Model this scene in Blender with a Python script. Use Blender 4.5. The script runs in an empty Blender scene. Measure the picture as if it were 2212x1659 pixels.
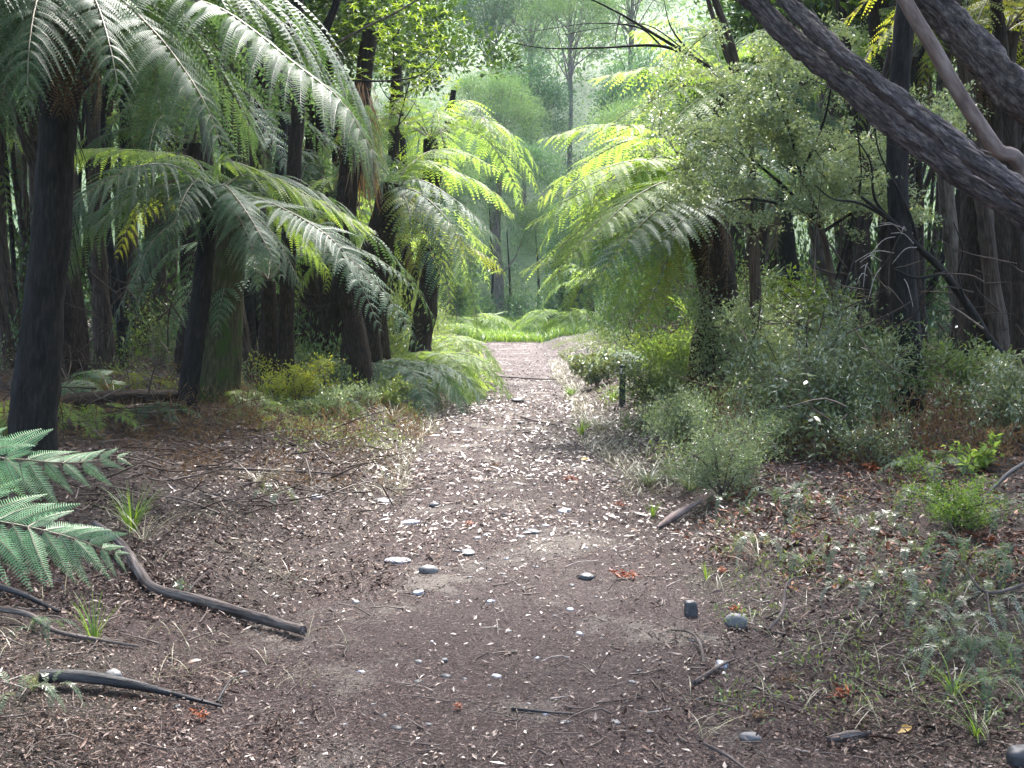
import bpy, math, random
import numpy as np
from mathutils import Vector, Matrix, noise

rng = np.random.default_rng(7)
random.seed(7)
R = math.radians
SC = bpy.context.scene
COL = SC.collection

# ------------------------------------------------------------------ camera, light, exposure
FPX, CX, CY = 2372.0, 1106.0, 829.5          # focal length and centre in photo pixels (2212 wide)
PITCH = math.atan((CY - 655.0) / FPX)
CAMZ = 1.6
cam_d = bpy.data.cameras.new("camera")
cam = bpy.data.objects.new("camera", cam_d); COL.objects.link(cam)
cam.location = (0, 0, CAMZ); cam.rotation_euler = (R(90) - PITCH, 0, 0)
cam_d.sensor_width = 36; cam_d.lens = 36 * FPX / 2212.0
cam_d.clip_start = 0.05; cam_d.clip_end = 900
cam_d.dof.use_dof = False
SC.camera = cam

SUN_EL, SUN_AZ = R(58), R(12)                # sun ahead of the camera, a little to the right, high
world = bpy.data.worlds.new("World"); SC.world = world; world.use_nodes = True
wn = world.node_tree; wn.nodes.clear()
sky = wn.nodes.new("ShaderNodeTexSky"); sky.sky_type = 'NISHITA'; sky.sun_disc = False
sky.sun_elevation = SUN_EL; sky.sun_rotation = SUN_AZ
sky.air_density = 1.0; sky.dust_density = 3.0; sky.ozone_density = 1.0
wb = wn.nodes.new("ShaderNodeBackground"); wb.inputs[1].default_value = 0.15
wo = wn.nodes.new("ShaderNodeOutputWorld")
wn.links.new(sky.outputs[0], wb.inputs[0]); wn.links.new(wb.outputs[0], wo.inputs[0])
sd = bpy.data.lights.new("sun", 'SUN'); sd.energy = 1.5; sd.angle = R(14); sd.color = (1.0, 0.98, 0.95)
sun = bpy.data.objects.new("sun", sd); COL.objects.link(sun)
sdir = Vector((math.sin(SUN_AZ) * math.cos(SUN_EL), math.cos(SUN_AZ) * math.cos(SUN_EL), math.sin(SUN_EL)))
sun.rotation_euler = sdir.to_track_quat('Z', 'Y').to_euler()
SC.view_settings.view_transform = 'Standard'; SC.view_settings.look = 'None'
SC.view_settings.exposure = 2.88; SC.view_settings.gamma = 1.0
SC.cycles.max_bounces = 7; SC.cycles.diffuse_bounces = 4; SC.cycles.glossy_bounces = 2
SC.cycles.transmission_bounces = 3; SC.cycles.volume_bounces = 0; SC.cycles.transparent_max_bounces = 6
SC.cycles.caustics_reflective = False; SC.cycles.caustics_refractive = False
SC.cycles.use_denoising = True

# ------------------------------------------------------------------ terrain
def sstep(a, b, x):
    t = np.clip((np.asarray(x, float) - a) / (b - a), 0, 1); return t * t * (3 - 2 * t)
def wob(x, y, s, seed):
    r = np.random.default_rng(seed); o = 0
    for k in range(6):
        a = r.uniform(0, 6.28); f = s * (1 + .45 * k); p = r.uniform(0, 6.28)
        o = o + np.sin((x * math.cos(a) + y * math.sin(a)) * f + p + 1.7 * np.sin(x * f * .37 + y * f * .29 + k)) / (1 + .45 * k)
    return o / 3.0
def edge_l(y): return -1.0 - .1 * sstep(18, 40, y) - .5 * (1 - sstep(4, 9, y)) + .14 * wob(y, y * 0, 1.1, 3)
def edge_r(y): return .98 + .1 * sstep(18, 40, y) + .35 * (1 - sstep(4, 9, y)) + .14 * wob(y, y * 0, 1.3, 4)
def height(x, y):
    x = np.asarray(x, float); y = np.asarray(y, float)
    l = sstep(1.1, 2.1, -x) * .28 + sstep(2, 4, -x) * .16 + sstep(3, 16, -x) * .5
    r = sstep(1.15, 2.1, x) * .26 + sstep(2, 4.2, x) * .28 + sstep(4, 16, x) * .7
    h = (l + r) * (1 - .5 * (1 - sstep(3, 9, y)))
    side = sstep(1.1, 2.6, np.abs(x))
    h = h + side * (.05 * wob(x, y, 1.1, 11) + .03 * wob(x, y, 3.5, 12)) + .012 * wob(x, y, 2.3, 13) + .006 * wob(x, y, 9, 14)
    h = h + .04 * np.clip(y - 44, 0, 60) + .5 * np.clip(y - 60, 0, 90)
    h = h + .3 * np.clip(np.abs(x) - 28, 0, 70) * (1 - .6 * sstep(60, 150, y))
    return h
def hz(x, y): return float(height(x, y))
cp, sp_ = math.cos(PITCH), math.sin(PITCH)
def ray(u, v):
    a = (u - CX) / FPX; b = -(v - CY) / FPX
    return np.array([a, cp + b * sp_, -sp_ + b * cp])
def P(u, v, Y):
    d = ray(u, v); return np.array([0, 0, CAMZ]) + d * (Y / d[1])
def G(u, v):
    d = ray(u, v); o = np.array([0, 0, CAMZ])
    t = np.concatenate([np.arange(1, 30, .02), np.arange(30, 160, .1)])
    p = o + t[:, None] * d; under = p[:, 2] < height(p[:, 0], p[:, 1])
    if not under.any(): return p[-1]
    q = p[np.argmax(under)]; q[2] = hz(q[0], q[1]); return q

# ------------------------------------------------------------------ mesh helpers
class MB:
    def __init__(s): s.v = []; s.f = []; s.m = []; s.sm = []; s.n = 0; s.bk = []
    def add(s, v, f, mat=0, smooth=False, bark=None):
        v = np.asarray(v, float).reshape(-1, 3); f = np.asarray(f, int)
        s.v.append(v); s.f.append(f + s.n); s.m.append(np.full(len(f), mat)); s.sm.append(np.full(len(f), smooth)); s.n += len(v)
        s.bk.append(np.zeros((len(v), 3)) if bark is None else bark)
    def mesh(s, name, mats, origin=None):
        v = np.concatenate(s.v)
        if origin is not None: v = v - np.asarray(origin)
        me = bpy.data.meshes.new(name)
        me.vertices.add(len(v)); me.vertices.foreach_set('co', v.astype(np.float32).ravel())
        loops = np.concatenate([f.ravel() for f in s.f]); tot = np.concatenate([np.full(len(f), f.shape[1]) for f in s.f])
        st = np.concatenate([[0], np.cumsum(tot)[:-1]])
        me.loops.add(len(loops)); me.loops.foreach_set('vertex_index', loops.astype(np.int32))
        me.polygons.add(len(tot)); me.polygons.foreach_set('loop_start', st.astype(np.int32))
        me.polygons.foreach_set('loop_total', tot.astype(np.int32))
        me.polygons.foreach_set('material_index', np.concatenate(s.m).astype(np.int32))
        me.polygons.foreach_set('use_smooth', np.concatenate(s.sm).astype(bool))
        me.update(calc_edges=True)
        a = me.attributes.new('bark', 'FLOAT_VECTOR', 'POINT')
        a.data.foreach_set('vector', np.concatenate(s.bk).astype(np.float32).ravel())
        for m in (mats if isinstance(mats, (list, tuple)) else [mats]): me.materials.append(m)
        return me
    def build(s, name, mats, parent=None, **kw):
        if parent is not None: me = s.mesh(name, mats, parent.location)
        else:
            v = np.concatenate(s.v); o = np.array([v[:, 0].mean(), v[:, 1].mean(), v[:, 2].min()]) if kw.get('label') else np.zeros(3)
            me = s.mesh(name, mats, o)
        ob = bpy.data.objects.new(name, me); COL.objects.link(ob)
        if parent is not None: ob.parent = parent
        else: ob.location = o
        tag(ob, **kw); return ob
def tag(o, label=None, cat=None, group=None, kind=None):
    if label: o['label'] = label
    if cat: o['category'] = cat
    if group: o['group'] = group
    if kind: o['kind'] = kind
def thing(name, label, cat, loc=(0, 0, 0), group=None):
    o = bpy.data.objects.new(name, None); COL.objects.link(o); o.location = Vector([float(a) for a in loc]); o.empty_display_size = .2
    tag(o, label, cat, group); return o
def nrm(a): a = np.asarray(a, float); return a / np.maximum(np.linalg.norm(a, axis=-1, keepdims=True), 1e-9)
def catmull(c, t):
    c = np.asarray(c, float); n = len(c)
    if n == 2: return c[0] + (c[1] - c[0]) * t[:, None]
    e = np.vstack([2 * c[0] - c[1], c, 2 * c[-1] - c[-2]])
    s = np.clip(t, 0, 1) * (n - 1); i = np.minimum(s.astype(int), n - 2); f = (s - i)[:, None]
    a, b, d, g = e[i], e[i + 1], e[i + 2], e[i + 3]
    return .5 * (2 * b + (d - a) * f + (2 * a - 5 * b + 4 * d - g) * f ** 2 + (3 * b - a - 3 * d + g) * f ** 3)
def resample(c, n, k=200):
    p = catmull(c, np.linspace(0, 1, k)); s = np.concatenate([[0], np.cumsum(np.linalg.norm(np.diff(p, axis=0), axis=1))])
    q = np.linspace(0, s[-1], n); return np.stack([np.interp(q, s, p[:, j]) for j in range(3)], 1), s[-1]
def tube(mb, ctrl, rads, n=12, sides=8, mat=0, rough=0.0, seed=0, straight=False, cap=True, ridges=0, freq=3.0):
    p, L = resample(ctrl, n); T = nrm(np.gradient(p, axis=0))
    ref = np.array([0, 1.0, 0]) if abs(T[0][1]) < .8 else np.array([1.0, 0, 0])
    X = nrm(np.cross(T, ref)); Y = np.cross(T, X)
    r = np.interp(np.linspace(0, 1, n), np.linspace(0, 1, len(rads)), rads)
    a = np.linspace(0, 2 * math.pi, sides, endpoint=False); ca, sa = np.cos(a), np.sin(a)
    rr = np.repeat(r[:, None], sides, 1); s = np.linspace(0, L, n)
    bark = np.stack([np.tile(ca, (n, 1)) * r.max(), np.tile(sa, (n, 1)) * r.max(), np.repeat(s[:, None], sides, 1)], 2)
    if rough:
        rs = np.random.default_rng(seed); o = rs.uniform(0, 99, 3)
        nz = np.array([[noise.fractal(Vector((ca[j] * 2.2 + o[0], sa[j] * 2.2 + o[1], s[i] * freq + o[2])), .9, 2.1, 4) for j in range(sides)] for i in range(n)])
        rr = rr * (1 + rough * nz)
        if ridges:
            ph = rs.uniform(0, 6.3); sw = np.array([noise.noise(Vector((q * 1.3, seed, 0))) for q in s])
            rr = rr * (1 + .1 * np.sin(a[None, :] * ridges + ph + 3 * sw[:, None]))
    v = p[:, None, :] + rr[..., None] * (ca[None, :, None] * X[:, None, :] + sa[None, :, None] * Y[:, None, :])
    i = np.arange(n - 1)[:, None] * sides; j = np.arange(sides)[None, :]; j2 = (j + 1) % sides
    f = np.stack([i + j, i + sides + j, i + sides + j2, i + j2], -1).reshape(-1, 4)
    mb.add(v.reshape(-1, 3), f, mat, True, bark.reshape(-1, 3))
    if cap:
        for e, q in ((0, p[0]), (n - 1, p[-1])):
            vv = np.vstack([v[e], q]); ff = np.array([[k, (k + 1) % sides, sides] if e else [(k + 1) % sides, k, sides] for k in range(sides)])
            mb.add(vv, ff, mat, False, np.vstack([bark[e], bark[e][:1] * 0 + [0, 0, s[e]]]))
def leaves(mb, p, d, nv, L, W, mat=0, fold=.18, bend=.0, seg=1):
    p = np.asarray(p, float); n = len(p); d = nrm(d); s = nrm(np.cross(d, nv)); u = np.cross(s, d)
    L = np.broadcast_to(L, (n,))[:, None]; W = np.broadcast_to(W, (n,))[:, None]; bend = np.broadcast_to(bend, (n,))[:, None]
    if seg == 1:
        m = p + d * L * .45 + u * 0
        v = np.stack([p, m - s * W * .5 + u * W * fold, p + d * L - u * L * bend, m + s * W * .5 + u * W * fold], 1)
        f = (np.arange(n)[:, None] * 4 + np.array([0, 1, 2, 3])[None]).reshape(-1, 4)
    else:
        a = p + d * L * .3 - u * L * bend * .1; b = p + d * L * .68 - u * L * bend * .45; t = p + d * L - u * L * bend
        v = np.stack([p, a - s * W * .48 + u * W * fold, a, a + s * W * .48 + u * W * fold, b - s * W * .36 + u * W * fold, b, b + s * W * .36 + u * W * fold, t], 1)
        b0 = np.arange(n)[:, None, None] * 8
        mb.add(v.reshape(-1, 3), (b0 + np.array([[1, 4, 5, 2], [2, 5, 6, 3]])[None]).reshape(-1, 4), mat, True)
        k = mb.n - n * 8
        mb.f.append((b0 + np.array([[0, 1, 2], [0, 2, 3], [4, 7, 5], [5, 7, 6]])[None]).reshape(-1, 3) + k)
        mb.m.append(np.full(n * 4, mat)); mb.sm.append(np.full(n * 4, True)); return
    mb.add(v.reshape(-1, 3), f, mat, False)
def rdir(n, up=0.0, r=None):
    r = r or rng; v = r.normal(size=(n, 3)); v = nrm(v); v[:, 2] += up; return nrm(v)
def blades(mb, p, n, L, W, spread=.5, bend=.8, mat=0, az=None, r=None):
    r = r or rng
    a = r.uniform(0, 6.28, n) if az is None else az; ln = L * r.uniform(.5, 1.1, n)
    d = np.stack([np.cos(a), np.sin(a), np.zeros(n)], 1); sp = spread * r.uniform(.2, 1.2, n); be = bend * r.uniform(.4, 1.3, n)
    s = np.stack([-d[:, 1], d[:, 0], np.zeros(n)], 1)
    p0 = np.asarray(p) + (d * r.uniform(0, .03, n)[:, None] if np.ndim(p) == 1 else 0)
    k = 5; vs = []
    for i in range(k):
        t = i / (k - 1.0)
        c = p0 + d * (ln * (sp * t + be * t * t * .6))[:, None]; c[:, 2] += ln * (t - .42 * be * t ** 2.2)
        w = (W * (1 - t) ** .6 * .5 + .0004)
        vs += [c - s * w, c + s * w]
    v = np.stack(vs, 1); b0 = np.arange(n)[:, None, None] * 2 * k
    f = np.array([[2 * i, 2 * i + 1, 2 * i + 3, 2 * i + 2] for i in range(k - 1)])
    mb.add(v.reshape(-1, 3), (b0 + f[None]).reshape(-1, 4), mat, True)
Z = np.array([0, 0, 1.0])
def frond(mb, ctrl, W, n=30, m=14, stalk=.1, droop=.35, fwd=.35, rad=.012, pw=.16, seed=0, ribs=True, leaf=0, stem=1, gap=.0, roll=0.0, tip=.62, fill=.5):
    r = np.random.default_rng(seed + 1000)
    K = 120; pp, L = resample(ctrl, K); TT = nrm(np.gradient(pp, axis=0))
    x = (np.arange(n) + .5) / n; t = stalk + (1 - stalk) * x ** .95
    o = np.stack([np.interp(t * (K - 1), np.arange(K), pp[:, j]) for j in range(3)], 1)
    T = nrm(np.stack([np.interp(t * (K - 1), np.arange(K), TT[:, j]) for j in range(3)], 1))
    ch = np.asarray(ctrl[-1]) - np.asarray(ctrl[0]); S0 = np.cross(ch, Z)
    if np.linalg.norm(S0) < 1e-3: S0 = np.array([1.0, 0, 0])
    S = S0 - (T * S0).sum(1)[:, None] * T; S = nrm(S); N = np.cross(S, T)
    S = S * math.cos(roll) + N * math.sin(roll); N = np.cross(S, T)
    prof = np.clip((x + .1) * 2.6, 0, 1) ** .7 * (1 - x) ** tip * 1.08 + .03
    Ls = L * (1 - stalk) / n
    for side in (1, -1):
        ang = fwd + r.normal(0, .11, n) + .35 * x ** 3
        d = nrm(S * side * np.cos(ang)[:, None] + T * np.sin(ang)[:, None] + N * r.normal(0, .14, n)[:, None])
        Lp = W * prof * r.uniform(.8, 1.1, n) * np.where(r.random(n) < .05, .45, 1); dr = droop * r.uniform(.7, 1.3, n)
        if gap: Lp = Lp * np.where(r.random(n) < gap, .3, 1)
        if m == 0:
            u = nrm(N - (N * d).sum(1)[:, None] * d)
            leaves(mb, o, d, u, Lp, Ls * .62 + 0 * Lp, leaf, .05, dr * .6, 2); continue
        q = (np.arange(m) + .6) / m; q = .04 + .96 * q
        pc = o[:, None] + d[:, None] * (Lp[:, None] * q)[..., None] + T[:, None] * (.14 * Lp[:, None] * q ** 2)[..., None] - Z * (dr[:, None] * Lp[:, None] * q ** 2)[..., None]
        dp = nrm(d[:, None] - Z * (2 * dr[:, None] * q)[..., None]); Tn = T[:, None] + 0 * dp
        c = nrm(Tn - (Tn * dp).sum(-1)[..., None] * dp); nn = np.cross(dp, c); nn = nn * np.sign(nn[..., 2:3] + 1e-6)
        w = (Lp / m * fill)[:, None, None]
        for s2 in (1, -1):
            pl = (np.minimum(Lp * pw * 1.4, Ls * .92)[:, None] * (1 - q ** 1.8 * .93) * np.clip(q * 6, .5, 1) * r.uniform(.85, 1.1, (n, m)))[..., None]
            pd = nrm(c * s2 + dp * .42 - nn * r.uniform(.05, .4, (n, 1, 1)))
            v = np.stack([pc - dp * w, pc + dp * w * .75, pc + pd * pl + dp * w * .3, pc + pd * pl - dp * w * .25], 2)
            k = n * m; f = np.arange(k)[:, None] * 4 + np.array([0, 1, 2, 3])[None]
            mb.add(v.reshape(-1, 3), f, leaf, False)
        if ribs:
            qq = np.array([0, .35, .7, 1.0]); pr = o[:, None] + d[:, None] * (Lp[:, None] * qq)[..., None] + T[:, None] * (.14 * Lp[:, None] * qq ** 2)[..., None] - Z * (dr[:, None] * Lp[:, None] * qq ** 2)[..., None] + N[:, None] * .003
            cc = T[:, None] * (np.array([.0028, .0024, .0018, .0006]) * max(1, W * 1.3))[None, :, None]
            v = np.stack([pr - cc, pr + cc], 2).reshape(-1, 3)
            f = np.array([[2 * i, 2 * i + 1, 2 * i + 3, 2 * i + 2] for i in range(3)]); f = (np.arange(n)[:, None, None] * 8 + f[None]).reshape(-1, 4)
            mb.add(v, f, stem, True)
    tube(mb, pp[::6], [rad, rad * .8, rad * .5, rad * .2], 20, 5, stem, cap=False)
def arc(c, az, L, up=.7, drop=.9):
    d = np.array([math.cos(az), math.sin(az), 0]); c = np.asarray(c, float)
    return [c, c + d * L * .28 + Z * L * .28 * up, c + d * L * .6 + Z * L * (.34 * up - .1 * drop), c + d * L * .85 + Z * L * (.22 * up - .3 * drop), c + d * L * .98 + Z * L * (.1 * up - .48 * drop)]

# ------------------------------------------------------------------ materials
def newmat(name):
    m = bpy.data.materials.new(name); m.use_nodes = True; nt = m.node_tree; nt.nodes.clear(); return m, nt
def ramp(nt, src, stops):
    r = nt.nodes.new('ShaderNodeValToRGB'); e = r.color_ramp.elements
    while len(e) > 1: e.remove(e[-1])
    e[0].position = stops[0][0]; e[0].color = (*stops[0][1], 1)
    for p, c in stops[1:]:
        k = e.new(p); k.color = (*c, 1)
    nt.links.new(src, r.inputs[0]); return r.outputs[0]
def leafmat(name, cols, trans=.45, tcol=None, rough=.42, spec=.5, nscale=3.0):
    m, nt = newmat(name); L = nt.links
    g = nt.nodes.new('ShaderNodeNewGeometry'); tc = nt.nodes.new('ShaderNodeTexCoord')
    nz = nt.nodes.new('ShaderNodeTexNoise'); nz.inputs['Scale'].default_value = nscale; nz.inputs['Detail'].default_value = 2
    L.new(tc.outputs['Object'], nz.inputs['Vector'])
    oi = nt.nodes.new('ShaderNodeObjectInfo')
    a = nt.nodes.new('ShaderNodeMath'); a.operation = 'MULTIPLY_ADD'; L.new(g.outputs['Random Per Island'], a.inputs[0]); a.inputs[1].default_value = .55
    b = nt.nodes.new('ShaderNodeMath'); b.operation = 'MULTIPLY_ADD'; L.new(nz.outputs[0], b.inputs[0]); b.inputs[1].default_value = .75; b.inputs[2].default_value = -.22
    L.new(b.outputs[0], a.inputs[2])
    c = nt.nodes.new('ShaderNodeMath'); c.operation = 'MULTIPLY_ADD'; L.new(oi.outputs['Random'], c.inputs[0]); c.inputs[1].default_value = .16; L.new(a.outputs[0], c.inputs[2])
    col = ramp(nt, c.outputs[0], cols)
    bs = nt.nodes.new('ShaderNodeBsdfPrincipled'); L.new(col, bs.inputs['Base Color'])
    bs.inputs['Roughness'].default_value = rough; bs.inputs['Specular IOR Level'].default_value = spec
    out = nt.nodes.new('ShaderNodeOutputMaterial')
    if trans > 0:
        tr = nt.nodes.new('ShaderNodeBsdfTranslucent'); mx = nt.nodes.new('ShaderNodeMix'); mx.data_type = 'RGBA'; mx.blend_type = 'MULTIPLY'
        mx.inputs[0].default_value = 1; L.new(col, mx.inputs[6]); mx.inputs[7].default_value = (*(tcol or (1.9, 1.7, .8)), 1)
        L.new(mx.outputs[2], tr.inputs[0])
        ms = nt.nodes.new('ShaderNodeMixShader'); ms.inputs[0].default_value = trans
        L.new(bs.outputs[0], ms.inputs[1]); L.new(tr.outputs[0], ms.inputs[2]); L.new(ms.outputs[0], out.inputs[0])
    else: L.new(bs.outputs[0], out.inputs[0])
    return m
def barkmat(name, c0, c1, c2=None, stretch=.12, scale=30, rough=.85, bump=.6, moss=None, spec=.3):
    m, nt = newmat(name); L = nt.links
    at = nt.nodes.new('ShaderNodeAttribute'); at.attribute_name = 'bark'
    mp = nt.nodes.new('ShaderNodeMapping'); mp.inputs['Scale'].default_value = (1, 1, stretch); L.new(at.outputs['Vector'], mp.inputs[0])
    nz = nt.nodes.new('ShaderNodeTexNoise'); nz.inputs['Scale'].default_value = scale; nz.inputs['Detail'].default_value = 8; nz.inputs['Roughness'].default_value = .65; L.new(mp.outputs[0], nz.inputs['Vector'])
    n2 = nt.nodes.new('ShaderNodeTexNoise'); n2.inputs['Scale'].default_value = 4; n2.inputs['Detail'].default_value = 4; L.new(at.outputs['Vector'], n2.inputs['Vector'])
    c = ramp(nt, nz.outputs[0], [(.34, c0), (.5, c1), (.68, c2 or c1)])
    mx = nt.nodes.new('ShaderNodeMix'); mx.data_type = 'RGBA'; L.new(c, mx.inputs[6])
    mx.inputs[7].default_value = (*(moss or [q * .5 for q in c0]), 1)
    f = ramp(nt, n2.outputs[0], [(.5 if moss else .55, (0, 0, 0)), (.62 if moss else .75, (1, 1, 1))]); L.new(f, mx.inputs[0])
    bs = nt.nodes.new('ShaderNodeBsdfPrincipled'); L.new(mx.outputs[2], bs.inputs['Base Color']); bs.inputs['Roughness'].default_value = rough; bs.inputs['Specular IOR Level'].default_value = spec
    bp = nt.nodes.new('ShaderNodeBump'); bp.inputs['Strength'].default_value = bump; bp.inputs['Distance'].default_value = .02; L.new(nz.outputs[0], bp.inputs['Height']); L.new(bp.outputs[0], bs.inputs['Normal'])
    out = nt.nodes.new('ShaderNodeOutputMaterial'); L.new(bs.outputs[0], out.inputs[0]); return m
def groundmat(name, path=False):
    m, nt = newmat(name); L = nt.links
    tc = nt.nodes.new('ShaderNodeTexCoord')
    def nz(scale, det=8, rg=.6, dist=0):
        n = nt.nodes.new('ShaderNodeTexNoise'); n.inputs['Scale'].default_value = scale; n.inputs['Detail'].default_value = det; n.inputs['Roughness'].default_value = rg; n.inputs['Distortion'].default_value = dist
        L.new(tc.outputs['Object'], n.inputs['Vector']); return n.outputs[0]
    fine = nz(70, 6, .7, .5)
    c = ramp(nt, fine, [(.3, (.013, .007, .006)), (.45, (.040, .022, .020)), (.58, (.078, .046, .041)), (.72, (.17, .125, .112))])
    big = nz(.9, 5, .6)
    mx = nt.nodes.new('ShaderNodeMix'); mx.data_type = 'RGBA'; L.new(c, mx.inputs[6]); 
    if path:
        clay = ramp(nt, nz(160, 3, .6), [(.3, (.12, .10, .085)), (.7, (.27, .235, .2))]); L.new(clay, mx.inputs[7])
        ad = nt.nodes.new('ShaderNodeMath'); ad.operation = 'MULTIPLY_ADD'; L.new(fine, ad.inputs[0]); ad.inputs[1].default_value = .35; L.new(nz(1.1, 6, .62, .4), ad.inputs[2])
        L.new(ramp(nt, ad.outputs[0], [(.73, (0, 0, 0)), (.79, (.85, .85, .85))]), mx.inputs[0])
    else:
        dk = ramp(nt, nz(25, 6, .7), [(.35, (.014, .011, .008)), (.7, (.07, .05, .032))]); L.new(dk, mx.inputs[7])
        L.new(ramp(nt, big, [(.42, (0, 0, 0)), (.62, (1, 1, 1))]), mx.inputs[0])
    col = mx.outputs[2]
    if not path:                                            # green cover where the hill begins
        sx = nt.nodes.new('ShaderNodeSeparateXYZ'); L.new(tc.outputs['Object'], sx.inputs[0])
        mr = nt.nodes.new('ShaderNodeMapRange'); mr.inputs[1].default_value = 42; mr.inputs[2].default_value = 50; L.new(sx.outputs['Y'], mr.inputs[0])
        m2 = nt.nodes.new('ShaderNodeMix'); m2.data_type = 'RGBA'; L.new(mr.outputs[0], m2.inputs[0]); L.new(col, m2.inputs[6])
        L.new(ramp(nt, nz(3, 5), [(.35, (.03, .07, .02)), (.7, (.07, .14, .035))]), m2.inputs[7]); col = m2.outputs[2]
    bs = nt.nodes.new('ShaderNodeBsdfPrincipled'); L.new(col, bs.inputs['Base Color']); bs.inputs['Roughness'].default_value = .7; bs.inputs['Specular IOR Level'].default_value = .35
    bp = nt.nodes.new('ShaderNodeBump'); bp.inputs['Strength'].default_value = 1.0; bp.inputs['Distance'].default_value = .035; L.new(fine, bp.inputs['Height']); L.new(bp.outputs[0], bs.inputs['Normal'])
    out = nt.nodes.new('ShaderNodeOutputMaterial'); L.new(bs.outputs[0], out.inputs[0]); return m
def plainmat(name, col, rough=.6, col2=None, scale=20, bump=.2, spec=.5):
    m, nt = newmat(name); L = nt.links; tc = nt.nodes.new('ShaderNodeTexCoord')
    n = nt.nodes.new('ShaderNodeTexNoise'); n.inputs['Scale'].default_value = scale; n.inputs['Detail'].default_value = 6; L.new(tc.outputs['Object'], n.inputs['Vector'])
    bs = nt.nodes.new('ShaderNodeBsdfPrincipled'); L.new(ramp(nt, n.outputs[0], [(.35, col), (.65, col2 or col)]), bs.inputs['Base Color'])
    bs.inputs['Roughness'].default_value = rough; bs.inputs['Specular IOR Level'].default_value = spec
    bp = nt.nodes.new('ShaderNodeBump'); bp.inputs['Strength'].default_value = bump; bp.inputs['Distance'].default_value = .01; L.new(n.outputs[0], bp.inputs['Height']); L.new(bp.outputs[0], bs.inputs['Normal'])
    out = nt.nodes.new('ShaderNodeOutputMaterial'); L.new(bs.outputs[0], out.inputs[0]); return m

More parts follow.
